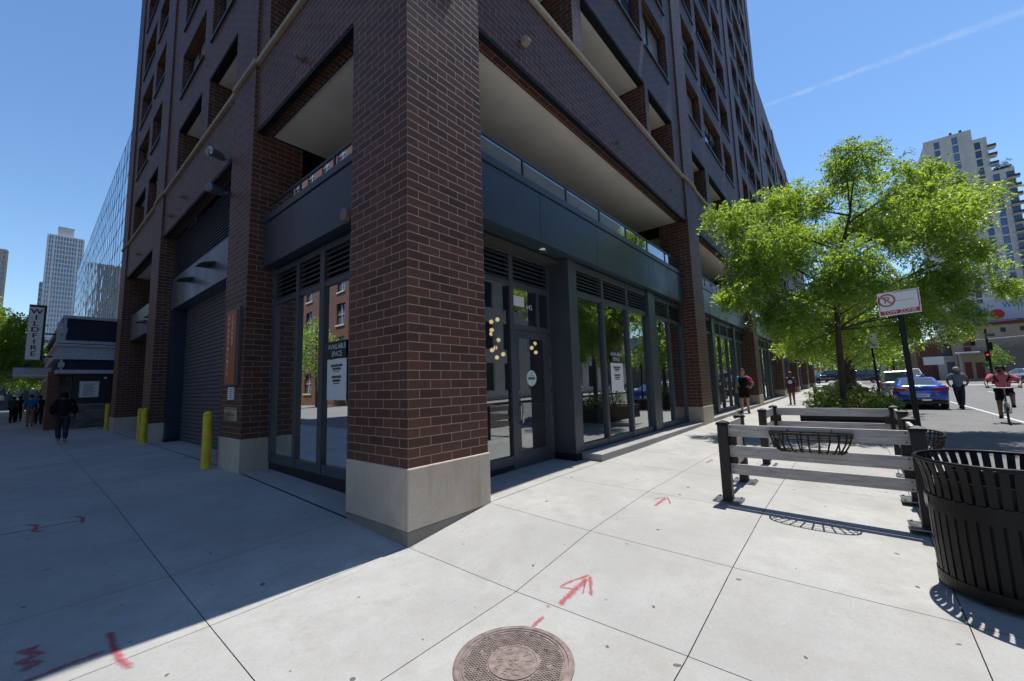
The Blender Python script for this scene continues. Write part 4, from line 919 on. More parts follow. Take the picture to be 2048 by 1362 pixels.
# ------------------------------------------------------------------ plants
def leafmesh(name, P, D, S, m, parent, seed, droop=.35, nl=8, aspect=.42):
    """sprays of small leaflets: P start points, D directions, S spray length; numpy, one mesh"""
    rg = np.random.default_rng(seed); n = len(P); P = np.asarray(P, float); D = np.asarray(D, float)
    D /= np.linalg.norm(D, axis=1)[:, None] + 1e-9; S = np.asarray(S, float)
    V = []; 
    side = np.cross(D, rg.normal(size=(n, 3))); side /= np.linalg.norm(side, axis=1)[:, None] + 1e-9
    for k in range(nl):
        f = (k // 2 + 1) / (nl // 2); sg = 1 if k % 2 else -1
        c = P + D * (S * f)[:, None]; c[:, 2] -= droop * S * f * f
        d = D * .55 + side * sg * .9 + rg.normal(scale=.28, size=(n, 3)); d[:, 2] -= .25
        d /= np.linalg.norm(d, axis=1)[:, None]
        nn = np.cross(d, D + rg.normal(scale=.5, size=(n, 3))); nn /= np.linalg.norm(nn, axis=1)[:, None] + 1e-9
        l = (S * rg.uniform(.34, .52, n))[:, None]; w = l * aspect
        a = c; b = c + d * l * .5 + nn * w * .5; e = c + d * l; g = c + d * l * .5 - nn * w * .5
        V.append(np.stack([a, b, e, g], 1))
    V = np.concatenate(V, 0).reshape(-1, 3); q = len(V) // 4
    me = bpy.data.meshes.new(name); me.vertices.add(len(V)); me.vertices.foreach_set('co', V.ravel().astype(np.float32))
    me.loops.add(q * 4); me.loops.foreach_set('vertex_index', np.arange(q * 4, dtype=np.int32))
    me.polygons.add(q); me.polygons.foreach_set('loop_start', np.arange(0, q * 4, 4, dtype=np.int32))
    try: me.polygons.foreach_set('loop_total', np.full(q, 4, np.int32))
    except Exception: pass
    me.materials.append(m); me.update(calc_edges=True); me.validate()
    o = bpy.data.objects.new(name, me); COL.objects.link(o)
    if parent: o.parent = parent
    return o
def curve3(a, b, c, n): return [tuple((1 - t) ** 2 * a[i] + 2 * t * (1 - t) * b[i] + t * t * c[i] for i in range(3)) for t in [k / n for k in range(n + 1)]]
def tree(label, base, trunk, blobs, ax, n_spray, spray, m='leaf', seed=1, r0=.13, group=None, limit=None, name='street_tree', nl=8):
    """trunk: [(lat,z)], blobs: [(lat, z, r, depth)], ax: (lateral unit, depth unit) in plan"""
    t = thing(name, label, 'tree', base, 0, group); rg = np.random.default_rng(seed); rr = random.Random(seed)
    la, de = ax
    W = lambda l, z, d=0: (la[0] * l + de[0] * d, la[1] * l + de[1] * d, z)
    tk = [W(l, z) for l, z in trunk]; k = len(tk); m_ = M()
    m_.tube([(tk[0][0], tk[0][1], tk[0][2] - .15)] + tk, [r0 * 1.35] + [r0 * (1.12 - .78 * i / (k - 1)) for i in range(k)], 12)
    m_.build('trunk', MT['bark'], t, smooth=True)
    lm = M(); P, D = [], []
    vol = sum(b[2] ** 2.2 for b in blobs)
    for bl in blobs:
        c = Vector(W(bl[0], bl[1], bl[3])); R = bl[2]
        zs = max(.38 * tk[-1][2], min(tk[-1][2] * .98, c.z - .35 * math.hypot(c.x, c.y) - .2)); zs = max(zs, tk[1][2] * .9 if k > 2 else .5)
        j = max(i for i in range(k - 1) if tk[i][2] <= zs + 1e-6); f = (zs - tk[j][2]) / (tk[j + 1][2] - tk[j][2] + 1e-9); f = min(max(f, 0), 1)
        s = tuple(tk[j][i] + (tk[j + 1][i] - tk[j][i]) * f for i in range(3))
        mid = ((s[0] + c.x) * .5 - (c.x - s[0]) * .05, (s[1] + c.y) * .5, (s[2] * .35 + c.z * .65) + rr.uniform(-.1, .2))
        cv = curve3(s, mid, tuple(c), 7); rb = r0 * (.20 + .16 * min(R, 1.5) / 1.5)
        lm.tube(cv, [rb * (1.15 - .75 * i / 7) for i in range(8)], 7)
        ns = max(5, int(9 * R))
        for q in range(ns):
            d = Vector((rr.gauss(0, 1), rr.gauss(0, 1), rr.gauss(.15, .7))).normalized()
            e = c + d * R * rr.uniform(.55, 1.0); st = cv[rr.randint(4, 7)]
            tw = curve3(st, tuple((Vector(st) + e) / 2 + Vector((0, 0, .15 * R))), tuple(e), 4)
            lm.tube(tw, [rb * .30, rb * .24, rb * .18, rb * .12, rb * .06], 4, cap=False)
        n = int(n_spray * R ** 2.2 / vol)
        d = rg.normal(size=(n, 3)); d /= np.linalg.norm(d, axis=1)[:, None]
        rad = R * rg.uniform(.05, 1, n) ** .42
        # leaf clumps: pull points towards a few attractors so gaps open up
        att = rg.normal(size=(max(6, int(16 * R * R)), 3)); att /= np.linalg.norm(att, axis=1)[:, None]; att *= R * rg.uniform(.35, 1.12, len(att))[:, None]; att[:, 2] *= .82
        p = d * rad[:, None]; p[:, 2] *= .85; ia = rg.integers(0, len(att), n)
        pull = rg.uniform(.36, .92, n)[:, None]; p = p * (1 - pull) + att[ia] * pull
        p += rg.normal(scale=.05 * R, size=p.shape)
        P.append(p + np.array(c)); o = p + rg.normal(scale=.45, size=p.shape) * R; o[:, 2] -= .15 * R; D.append(o)
    lm.build('limb', MT['bark'], t, smooth=True)
    P = np.concatenate(P); D = np.concatenate(D)
    if limit is not None:
        keep = P[:, 1] + base[1] < limit; P, D = P[keep], D[keep]
    leafmesh('crown', P, D, rg.uniform(.65, 1.25, len(P)) * spray, MT[m], t, seed, nl=nl)
    return t
AX = ((.6367, -.7711), (.7711, .6367))
BL = [(-2.29, 4.25, 1.25, -.6), (-2.45, 5.55, .95, .3), (-1.58, 2.66, 1.1, -.3), (-.3, 3.55, 1.25, -1.1), (-.62, 6.0, 1.15, .2), (1.14, 6.95, 1.0, .0), (3.05, 6.6, 1.3, .4), (3.85, 5.5, 1.15, .0), (1.95, 5.1, 1.4, -.9),
      (3.18, 3.5, 1.3, .2), (4.55, 4.35, .8, .3), (.39, 2.2, .8, .9), (1.86, 2.45, 1.0, -.3), (-3.15, 3.05, .8, -.9), (-.6, 1.75, .6, .6), (3.7, 2.35, .62, .1), (4.6, 6.75, .6, .5), (-.77, 4.7, 1.1, .9), (1.6, 3.6, 1.0, 1.3), (.6, 5.2, .9, 1.2), (5.25, 3.3, .5, .2), (2.3, 5.9, 1.0, 1.2), (-1.7, 3.6, .8, .8), (.95, 7.75, .35, 0)]
t = tree('big leafy honey locust in the near planter, crown reaching over the pavement', (12.3, -3.42, -.02), [(0, 0), (.0, .9), (.03, 1.9), (.10, 3.0), (.22, 3.9), (.55, 4.9), (.85, 5.7)], BL, AX, 20500, .20, 'leaf', 5, .082, 'street trees along the right hand pavement', -.12)
GB = [(-1.5, 3.6, 1.2, 0), (1.4, 3.8, 1.3, .3), (0, 5.2, 1.4, 0), (-.9, 4.8, 1.1, .6), (1.2, 5.0, 1.1, -.6), (.2, 3.2, 1.1, .9), (-.2, 3.0, 1.0, -.9), (0, 6.3, .8, 0), (2.2, 3.0, .8, 0), (-2.2, 3.0, .8, .3)]
TR = [(0, 0), (0, 1.2), (.05, 2.4), (.08, 3.4), (.1, 4.6)]
for i, (x, y, s, lab) in enumerate([(20.5, -3.5, 1.0, 'leafy street tree directly behind the big honey locust'), (28.8, -3.6, .95, 'leafy street tree third along the right hand kerb'), (37.5, -3.7, 1.0, 'leafy street tree fourth along the right hand kerb'), (47.5, -3.8, .9, 'leafy street tree last before the crossing')]):
    tree(lab, (x, y, G(x, y)), [(a * s, b * s) for a, b in TR], [(a * s, b * s, c * s, d * s) for a, b, c, d in GB], AX, 1500 - 200 * i, .42, 'leaf', 11 + i, .12, 'street trees along the right hand pavement', -.3)
for i, (x, y, s, lab) in enumerate([(-4.9, 41, 1.3, 'tree with sunlit leaves at the left edge beside the tall restaurant sign'), (-4.6, 52, 1.35, 'larger shaded tree behind the restaurant entrance'), (-4.4, 72, 1.5, 'distant tree at the end of the left hand street')]):
    tree(lab, (x, y, G(x, y)), [(a * s, b * s) for a, b in TR], [(a * s, b * s, c * s, d * s) for a, b, c, d in GB], ((1, 0), (0, 1)), 2200, .55, 'leaf', 31 + i, .13, 'street trees along the left hand street')
tree('small pale tree in front of the grey block wall across the junction', (70, -16.9, RZ(70) + .1), [(0, 0), (0, 1), (0, 2), (0, 2.8)], [(0, 2.6, .9, 0), (-.6, 2.2, .7, 0), (.6, 2.3, .7, 0), (0, 3.3, .6, 0)], AX, 260, .4, 'leaf2', 41, .08)
tree('round tree standing far down the street beyond the junction', (92, -9.2, RZ(92)), [(a * .9, b * .9) for a, b in TR], GB, AX, 500, .8, 'leaf', 42, .14)
tree('dark green tree far down the street by the red signals', (86, -5.6, RZ(86)), TR, GB, AX, 500, .8, 'leaf', 43, .14)

def shrub(label, loc, r, h, n, spray, seed, m='leaf2', flowers=0, group='shrubs in the tree planters'):
    t = thing('shrub', label, 'shrub', loc, 0, group); rg = np.random.default_rng(seed)
    a = rg.uniform(0, 2 * PI, n); q = np.sqrt(rg.uniform(0, 1, n)) * r; z = h * rg.uniform(.1, 1, n) * (1.05 - .5 * (q / r) ** 2)
    P = np.stack([q * np.cos(a), q * np.sin(a), z], 1); D = np.stack([np.cos(a) * .6, np.sin(a) * .6, np.full(n, .7)], 1) + rg.normal(scale=.4, size=(n, 3))
    st = M()
    for k in range(9): b = rg.uniform(0, 2 * PI); e = r * .7; st.tube([(0, 0, -.05), (e * .4 * math.cos(b), e * .4 * math.sin(b), h * .5), (e * math.cos(b), e * math.sin(b), h * .85)], [.012, .009, .004], 5)
    st.build('stem', MT['bark'], t); leafmesh('foliage', P, D, rg.uniform(.7, 1.2, n) * spray, MT[m], t, seed, .3, 6, .55)
    if flowers:
        f = M()
        for k in range(flowers):
            b, e = rg.uniform(0, 2 * PI), r * math.sqrt(rg.uniform(.2, 1)); c = (e * math.cos(b), e * math.sin(b), h * rg.uniform(.5, 1.0))
            for s in range(6): an = s * PI / 3; f.quad(c, (c[0] + .05 * math.cos(an - .4), c[1] + .05 * math.sin(an - .4), c[2] + .02), (c[0] + .075 * math.cos(an), c[1] + .075 * math.sin(an), c[2] + .035), (c[0] + .05 * math.cos(an + .4), c[1] + .05 * math.sin(an + .4), c[2] + .02))
        f.build('flower', MT['petal'], t)
def planter(label, x0, x1, y0, y1, h):
    g = G(x0, y0); t = thing('planter', label, 'planter', (x0, y0, g), 0, 'timber tree planters along the kerb'); w, d = x1 - x0, y1 - y0
    m = M(); b = .08
    for k in range(3):
        z0, z1 = -.05 + k * h / 3 + .004, k * h / 3 + h / 3 - .004
        m.box(0, b, 0, d, z0, z1); m.box(w - b, w, 0, d, z0, z1); m.box(b, w - b, 0, b, z0, z1); m.box(b, w - b, d - b, d, z0, z1)
    m.build('boards', MT['timber'], t, bevel=.008)
    m = M(); m.box(b, w - b, b, d - b, 0, h - .06); m.build('soil', MT['soil'], t)
    return g + h - .08
z = planter('dark timber planter round the foot of the big tree', 11.0, 14.3, -4.45, -2.45, .56)
for i, (x, y, r, h, fl, lab) in enumerate([(11.6, -3.0, .38, .5, 0, 'leafy shrub at the pavement side of the near planter'), (11.4, -3.75, .38, .5, 5, 'pale shrub with red flowers right of the big tree trunk'), (11.45, -4.2, .3, .45, 7, 'low red flowering shrub at the kerb end of the near planter'), (12.9, -2.95, .45, .7, 0, 'taller shrub behind the big tree trunk'), (13.3, -3.9, .45, .65, 0, 'rounded shrub at the back of the near planter')]):
    shrub(lab, (x, y, z), r, h, 170, .15, 60 + i, 'leaf2', fl)
for i, (x, lab, lb2) in enumerate([(18.9, 'timber planter behind the big tree', 'shrub in the planter behind the big tree'), (27.4, 'third timber planter along the kerb', 'shrub in the third planter along the kerb'), (36, 'fourth timber planter along the kerb', 'shrub in the fourth planter along the kerb')]):
    z = planter(lab, x, x + 3.2, -4.45, -2.5, .5); shrub(lb2, (x + 1, -3.2, z), .75, .7, 260, .2, 80 + i)
# ------------------------------------------------------------------ people
def skin(V, E, Rr, root, sub=2):
    me = bpy.data.meshes.new('s'); me.from_pydata([tuple(v) for v in V], E, []); o = bpy.data.objects.new('s', me); COL.objects.link(o)
    o.modifiers.new('k', 'SKIN'); sd = me.skin_vertices[0].data
    for i, r in enumerate(Rr):
        sd[i].radius = r if isinstance(r, tuple) else (r, r); sd[i].use_root = (i == root)
    s = o.modifiers.new('u', 'SUBSURF'); s.levels = sub; s.render_levels = sub
    dg = bpy.context.evaluated_depsgraph_get(); m2 = bpy.data.meshes.new_from_object(o.evaluated_get(dg))
    vs = [tuple(v.co) for v in m2.vertices]; fs = [tuple(p.vertices) for p in m2.polygons]
    bpy.data.objects.remove(o); bpy.data.meshes.remove(me); bpy.data.meshes.remove(m2)
    return vs, fs
J0 = dict(pelvis=(0, 0, .95), spine=(.01, 0, 1.12), chest=(0, 0, 1.31), neck=(-.01, 0, 1.46), headb=(.012, 0, 1.555), head=(.02, 0, 1.635), top=(.012, 0, 1.70),
          shL=(-.01, .165, 1.405), elL=(-.04, .235, 1.14), wrL=(.05, .25, .90), haL=(.075, .25, .83), hipL=(0, .085, .91), knL=(.03, .095, .50), anL=(-.02, .10, .09), toL=(.12, .115, .035))
for k in list(J0):
    if k.endswith('L'): v = J0[k]; J0[k[:-1] + 'R'] = (v[0], -v[1], v[2])
RAD = dict(pelvis=.125, spine=.112, chest=.132, neck=.052, headb=.066, head=.092, top=.068, sh=.062, el=.044, wr=.030, ha=.036, hip=.092, kn=.060, an=.042, to=.040)
def person(label, loc, rz, H, pose, wear, skinm, hair='hair', group=None):
    t = thing('person', label, 'person', loc, rz, group); k = H / 1.75
    J = dict(J0); J.update(pose); J = {a: Vector(b) * k for a, b in J.items()}
    rad = lambda n, e=0: (RAD.get(n) or RAD[n[:-1]]) * k * 1.06 + e
    mid = lambda a, b, f: J[a].lerp(J[b], f)
    def sk(names, edges, extra=0, root=0, over=None, fac=None):
        ids = {n: i for i, n in enumerate(names)}
        pos = [J[n] if n in J else over[n][0] for n in names]; rr = [(rad(n, extra) if n in J else over[n][1] * k + extra) for n in names]
        if fac: rr = [r * fac.get(n, 1) for n, r in zip(names, rr)]
        return skin(pos, [(ids[a], ids[b]) for a, b in edges], rr, root)
    names = ['pelvis', 'spine', 'chest', 'neck', 'headb', 'head', 'top'] + [a + s for s in 'LR' for a in ('sh', 'el', 'wr', 'ha', 'hip', 'kn', 'an', 'to')]
    ed = [('pelvis', 'spine'), ('spine', 'chest'), ('chest', 'neck'), ('neck', 'headb'), ('headb', 'head'), ('head', 'top')]
    for s in 'LR': ed += [('chest', 'sh' + s), ('sh' + s, 'el' + s), ('el' + s, 'wr' + s), ('wr' + s, 'ha' + s), ('pelvis', 'hip' + s), ('hip' + s, 'kn' + s), ('kn' + s, 'an' + s), ('an' + s, 'to' + s)]
    b = M(); b.add(*sk(names, ed))
    fwd = (J['head'] - J['headb']); face = Vector(wear.get('face', (1, 0, 0))).normalized(); sd = face.cross(Vector((0, 0, 1))).normalized(); h = J['head']
    b.ball(h + face * .098 * k + Vector((0, 0, -.012 * k)), (.016 * k, .014 * k, .022 * k), 8, 6)
    for s in (-1, 1): b.ball(h + sd * s * .09 * k, (.018 * k, .012 * k, .03 * k), 8, 6)
    for s in 'LR':     # palm with four bent fingers and a thumb
        ha, wr = J['ha' + s], J['wr' + s]; d = (ha - wr).normalized(); ax = d.cross(Vector((1, .3, .2))).normalized(); nn = ax.cross(d); sg = 1 if s == 'L' else -1
        for q, ln in enumerate((.062, .075, .070, .055)):
            r = ha + d * .012 * k + ax * (q - 1.5) * .017 * k; p1 = r + d * ln * .5 * k; p2 = p1 + (d * .8 - nn * .5 * sg).normalized() * ln * .55 * k
            b.tube([r, p1, p2], [.0095 * k, .009 * k, .0065 * k], 6)
        r = ha - d * .02 * k - ax * .03 * k; b.tube([r, r + (d * .7 - ax * .7) * .035 * k, r + (d * 1.0 - ax * .6) * .065 * k], [.011 * k, .010 * k, .007 * k], 6)
    body = b.build('body', MT[skinm], t, smooth=True)
    e = M()
    for s in (-1, 1): e.ball(h + face * .083 * k + sd * s * .033 * k + Vector((0, 0, .012 * k)), .011 * k, 8, 6); e.tube([h + face * .093 * k + sd * s * .02 * k + Vector((0, 0, .03 * k)), h + face * .085 * k + sd * s * .05 * k + Vector((0, 0, .03 * k))], .005 * k, 5)
    e.tube([h + face * .088 * k + sd * -.022 * k + Vector((0, 0, -.048 * k)), h + face * .094 * k + Vector((0, 0, -.05 * k)), h + face * .088 * k + sd * .022 * k + Vector((0, 0, -.048 * k))], .005 * k, 5)
    e.build('eyes', MT['hair'], t)
    hm = M(); hs = wear.get('hairsize', 1.0)
    vs = []; nu, nv = 18, 12; R0 = .104 + .016 * (hs - 1)
    for j in range(nv + 1):
        th = PI * j / nv
        for i in range(nu):
            a = 2 * PI * i / nu; dv = face * math.cos(a) * math.sin(th) + sd * math.sin(a) * math.sin(th) + Vector((0, 0, math.cos(th)))
            vs.append(h + Vector((0, 0, .016 * k)) + dv * (R0 + .006 * math.sin(5 * a + 3 * th)) * k - face * .012 * k)
    fs = [(j * nu + i, j * nu + (i + 1) % nu, (j + 1) * nu + (i + 1) % nu, (j + 1) * nu + i) for j in range(nv) for i in range(nu)]
    def cen(f): return sum((vs[q] for q in f), Vector()) / 4 - h
    keep = [f for f in fs if cen(f).z > (.062 * k if cen(f).dot(face) > .035 * k else (.0 if cen(f).dot(face) > -.02 * k else -.045 - .06 * (hs - 1)) * (1 if cen(f).dot(face) > -.02 * k else k))]
    hm.add(vs, keep); hm.build('cap' if wear.get('cap') else 'hair', MT[wear.get('cap') or hair], t, smooth=True)
    if wear.get('beard'): q = M(); q.ball(h + face * .045 * k + Vector((0, 0, -.065 * k)), (.055 * k, .055 * k, .045 * k), 10, 8); q.build('beard', MT[hair], t, smooth=True)
    sl = wear.get('sleeve', .62)
    over = {}; tn = ['pelvis', 'spine', 'chest', 'collar']; te = [('pelvis', 'spine'), ('spine', 'chest'), ('chest', 'collar')]
    over['collar'] = (mid('chest', 'neck', .82), .066)
    for s in 'LR':
        tn.append('sh' + s); te.append(('chest', 'sh' + s))
        if sl > 0 and not wear.get('sleeves'):
            pts = ['sh' + s]; 
            if sl <= 1: over['sv' + s] = (mid('sh' + s, 'el' + s, sl), .054); tn.append('sv' + s); te.append(('sh' + s, 'sv' + s))
            else: tn += ['el' + s]; te.append(('sh' + s, 'el' + s)); over['sv' + s] = (mid('el' + s, 'wr' + s, sl - 1), .038); tn.append('sv' + s); te.append(('el' + s, 'sv' + s))
    over['hem'] = (J['pelvis'] + Vector((0, 0, -.06 * k)), .128); tn.append('hem'); te.append(('pelvis', 'hem'))
    c = M(); c.add(*sk(tn, te, (wear.get('loose', .022)) * k, 2, over)); c.build(wear.get('topname', 'shirt'), MT[wear['top']], t, smooth=True)
    if wear.get('sleeves'):
        for s, mt in zip('LR', wear['sleeves']):
            over2 = {'sv' + s: (mid('sh' + s, 'el' + s, .72), .056), 'sa' + s: (mid('sh' + s, 'chest', -.0), .07)}
            q = M(); q.add(*sk(['sa' + s, 'sv' + s], [('sa' + s, 'sv' + s)], .018 * k, 0, over2)); q.build('sleeve', MT[mt], t, smooth=True)
    lg = wear.get('leg', 1.0); bn = ['pelvis']; be = []; over = {}
    for s in 'LR':
        bn.append('hip' + s); be.append(('pelvis', 'hip' + s))
        if lg > 1.2: over['hx' + s] = (mid('knL'[:2] + s, 'an' + s, .93), .056); bn += ['kn' + s, 'hx' + s]; be += [('hip' + s, 'kn' + s), ('kn' + s, 'hx' + s)]
        else: over['hx' + s] = (mid('hip' + s, 'kn' + s, lg), .080); bn.append('hx' + s); be.append(('hip' + s, 'hx' + s))
    q = M(); q.add(*sk(bn, be, .016 * k, 0, over)); q.build('trousers' if lg > 1.2 else 'shorts', MT[wear['bottom']], t, smooth=True)
    for s in 'LR':
        q = M(); a, to = J['an' + s], J['to' + s]; d = (to - a); d.z = 0; d.normalize(); heel = a - d * .05 * k; heel.z = to.z
        q.add(*skin([heel, a + Vector((0, 0, -.01 * k)), (heel + to) / 2 + Vector((0, 0, .012 * k)), to + d * .045 * k], [(0, 1), (0, 2), (2, 3)], [.045 * k, .05 * k, .048 * k, .04 * k], 0)); q.build('shoe', MT[wear.get('shoe', 'cblack')], t, smooth=True)
    if wear.get('pack'):
        q = M(); bk = -Vector((1, 0, 0)); c0 = J['chest'] + bk * .2 * k
        if wear['pack'] == 'full': q.ball(c0 + Vector((0, 0, -.1 * k)), (.10 * k, .16 * k, .24 * k), 14, 10)
        for s in 'LR':
            sh = J['sh' + s]; q.tube([sh * .7 + J['neck'] * .3 + Vector((-.1, 0, .0)) * k, sh * .72 + J['neck'] * .28 + Vector((.02, 0, .065)) * k, sh * .75 + J['chest'] * .25 + Vector((.15, 0, -.02)) * k, sh * .5 + J['spine'] * .5 + Vector((.15, 0, -.0)) * k, sh * .4 + J['spine'] * .6 + Vector((.02, 0, -.04)) * k], .022 * k, 6)
        q.build('backpack', MT['cblack'], t, smooth=True)
    return t, J, k
gz = lambda x, y: G(x, y)
t, J, k = person('man in a black vest with one cyan and one magenta sleeve, walking towards the camera', (16.4, -.17, G(16.4, -.2)), PI + .15, 1.80,
   dict(haR=(.12, -.20, 1.02), wrR=(.06, -.235, .985), elR=(-.12, -.33, 1.16), wrL=(.03, .27, .92), haL=(.06, .27, .85), knL=(.06, .10, .50), anL=(.05, .11, .09), toL=(.19, .13, .035), knR=(.0, -.10, .5), anR=(-.08, -.12, .10), toR=(.06, -.14, .035), top=(-.01, .0, 1.71)),
   dict(top='cblack', sleeve=.0, sleeves=('cmag', 'ccyan'), bottom='cblack', leg=.88, shoe='cblack', pack='straps', face=(.9, .35, .2), topname='vest', loose=.02), 'skin1') if False else person('man in a black vest with one cyan and one magenta sleeve, walking towards the camera', (16.4, -.17, G(16.4, -.2)), PI + .15, 1.80,
   dict(haL=(.10, .20, 1.02), wrL=(.06, .235, .985), elL=(-.10, .34, 1.16), wrR=(.03, -.27, .92), haR=(.06, -.27, .85), knL=(.06, .10, .50), anL=(.05, .11, .09), toL=(.19, .13, .035), knR=(.0, -.10, .5), anR=(-.08, -.12, .10), toR=(.06, -.14, .035), top=(-.01, .0, 1.71)),
   dict(top='cblack', sleeve=.0, sleeves=('cmag', 'ccyan'), bottom='cblack', leg=.88, shoe='cblack', pack='straps', face=(.9, .35, .2), topname='vest', loose=.02), 'skin1')
t, J, k = person('person in a purple sleeveless jersey with a round white emblem, walking up the pavement', (23.0, -1.15, G(23, -1.1)), PI - .05, 1.70,
   dict(knL=(.10, .09, .51), anL=(.10, .1, .11), toL=(.23, .11, .05), knR=(-.02, -.09, .5), anR=(-.12, -.1, .13), toR=(.0, -.11, .04)),
   dict(top='cpurple', sleeve=0, bottom='cbrown', leg=.75, shoe='cblueshoe', loose=.03, hairsize=1.5, topname='jersey'), 'skin2', 'hairred')
m = M(); m.lathe([(.055, 0), (.095, 0), (.095, .006), (.055, .006)], (0, 0, 0), 20, 'x'); m.box(-.0, .006, -.035, .035, -.012, .012); m.xf(Matrix.Translation((.155, 0, 1.18))); m.build('emblem', MT['signwhite'], t)
person('man in a grey cap and slate T-shirt walking away beside the blue car', (24.2, -7.25, RZ(24.2)), -.05, 1.86,
   dict(elL=(-.02, .31, 1.17), wrL=(.10, .26, .98), haL=(.13, .20, .95), elR=(.0, -.30, 1.15), wrR=(.12, -.25, .98), haR=(.14, -.2, .95), knL=(.16, .05, .52), anL=(.02, .02, .12), toL=(.14, .0, .05), knR=(-.02, -.08, .5), anR=(-.18, -.03, .12), toR=(-.06, -.05, .035), hipL=(0, .09, .91)),
   dict(top='cgrey', sleeve=.7, bottom='cjean', leg=2, shoe='cblack', cap='ccap', loose=.035), 'skin2')
# cyclist
cx, cy = 17.45, -7.32; cz = RZ(17.4); cr = PI - .17
t = thing('bicycle', 'bicycle ridden by the man in the pink T-shirt', 'bicycle', (cx, cy, cz), cr)
m = M(); S_, Hd, BBk, Rw, Fw = (-.20, 0, .82), (.42, 0, .88), (-.06, 0, .30), (-.50, 0, .35), (.56, 0, .35)
for a, b, r in (((-.17, 0, .72), (.40, 0, .80), .019), (BBk, (.43, 0, .66), .022), (BBk, S_, .018), (Hd, (.45, 0, .62), .022)): m.tube([a, b], r, 8)
for s in (-.05, .05): m.tube([BBk, (Rw[0], s, Rw[2])], .011, 6); m.tube([(-.17, 0, .72), (Rw[0], s, Rw[2])], .010, 6)
m.build('frame', MT['metal'], t)
m = M()
for s in (-.05, .05): m.tube([(.45, s * .5, .64), (.46, s, .58), (Fw[0], s, Fw[2])], .014, 6)
m.tube([Hd, (.40, 0, 1.08)], .016, 8); m.build('fork', MT['brushed'], t)
m = M(); m.tube([(.34, .36, 1.12), (.42, .2, 1.11), (.44, 0, 1.10), (.42, -.2, 1.11), (.34, -.36, 1.12)], .014, 8); m.build('handlebar', MT['brushed'], t)
for s in (-1, 1): m = M(); m.tube([(.38, s * .28, 1.118), (.33, s * .37, 1.12)], .019, 8); m.build('grip', MT['rubber'], t)
for c in (Rw, Fw):
    m = M(); m.tube([(c[0] + .335 * math.cos(2 * PI * q / 36), 0, c[2] + .335 * math.sin(2 * PI * q / 36)) for q in range(36)], .021, 8, closed=True); w = m.build('wheel', MT['rubber'], t, smooth=True)
    m = M(); m.tube([(c[0] + .312 * math.cos(2 * PI * q / 36), 0, c[2] + .312 * math.sin(2 * PI * q / 36)) for q in range(36)], .008, 6, closed=True); m.cyl((0, 0), .0, 0, 0, 3) if False else None
    for q in range(16): a = 2 * PI * q / 16; m.tube([(c[0], .02 * (-1) ** q, c[2]), (c[0] + .31 * math.cos(a), 0, c[2] + .31 * math.sin(a))], .002, 4)
    m.build('rim', MT['rim'], w)
m = M(); m.hexa([(-.34, -.07, .84), (-.34, .07, .84), (-.06, .02, .85), (-.06, -.02, .85)], [(-.34, -.06, .90), (-.34, .06, .90), (-.06, .015, .885), (-.06, -.015, .885)]); m.build('saddle', MT['plastic'], t, bevel=.015)
m = M(); m.tube([(-.06, -.09, .30), (-.05, -.10, .13)], .012, 6); m.tube([(-.06, .09, .30), (-.06, .10, .47)], .012, 6); m.tube([(-.06, -.09, .30), (-.06, .09, .30)], .018, 8); m.box(-.1, .0, -.19, -.10, .115, .135); m.box(-.11, -.01, .10, .19, .46, .48); m.build('crank', MT['brushed'], t)
person('cyclist in a pink T-shirt and dark shorts riding towards the camera', (cx, cy, cz), cr, 1.75,
   dict(pelvis=(-.20, 0, 1.00), spine=(-.15, 0, 1.16), chest=(-.06, 0, 1.36), neck=(.0, 0, 1.52), headb=(.04, 0, 1.605), head=(.065, -.015, 1.685), top=(.06, -.02, 1.755),
        shL=(-.03, .20, 1.46), elL=(.10, .36, 1.27), wrL=(.30, .33, 1.15), haL=(.345, .32, 1.14), shR=(-.03, -.20, 1.46), elR=(.10, -.36, 1.27), wrR=(.30, -.33, 1.15), haR=(.345, -.32, 1.14),
        hipL=(-.16, .10, .98), knL=(.20, .15, .85), anL=(-.06, .15, .56), toL=(.05, .16, .50), hipR=(-.16, -.10, .96), knR=(.05, -.13, .58), anR=(-.10, -.14, .21), toR=(.02, -.15, .15)),
   dict(top='cpink', sleeve=.8, bottom='cblack', leg=.85, shoe='cblack', pack='full', face=(.85, -.45, .1), hairsize=1.7, loose=.032, beard=1), 'skin2')
# left hand street
person('hooded person in a black jacket and dark jeans walking away past the garage', (-1.62, 17.1, G(-1.6, 17)), PI / 2 + .05, 1.72,
   dict(head=(.10, 0, 1.60), headb=(.05, 0, 1.53), top=(.11, 0, 1.66), chest=(.0, 0, 1.30), elL=(.02, .25, 1.12), wrL=(.13, .22, .96), haL=(.16, .19, .92), elR=(.0, -.27, 1.12), wrR=(.05, -.29, .92), haR=(.07, -.29, .86), knL=(.08, .09, .50), anL=(-.04, .06, .13), toL=(.08, .06, .05), knR=(-.02, -.09, .5), anR=(-.14, -.08, .12), toR=(-.02, -.08, .03)),
   dict(top='cblack', sleeve=1.85, bottom='cjean', leg=2, shoe='cshoe', cap='cblack', loose=.055, topname='jacket', hairsize=1.6), 'skin3')
person('man in a bright blue shirt and khaki trousers walking away along the left hand pavement', (-2.12, 32.4, G(-2.1, 32)), PI / 2, 1.78,
   dict(knL=(.10, .08, .5), anL=(-.02, .07, .12), toL=(.1, .07, .05), anR=(-.10, -.09, .1), toR=(.02, -.1, .035), elL=(-.05, .28, 1.15), elR=(-.05, -.28, 1.15)), dict(top='cblue', sleeve=.7, bottom='ckhaki', leg=2, shoe='cblack', loose=.035), 'skin1')
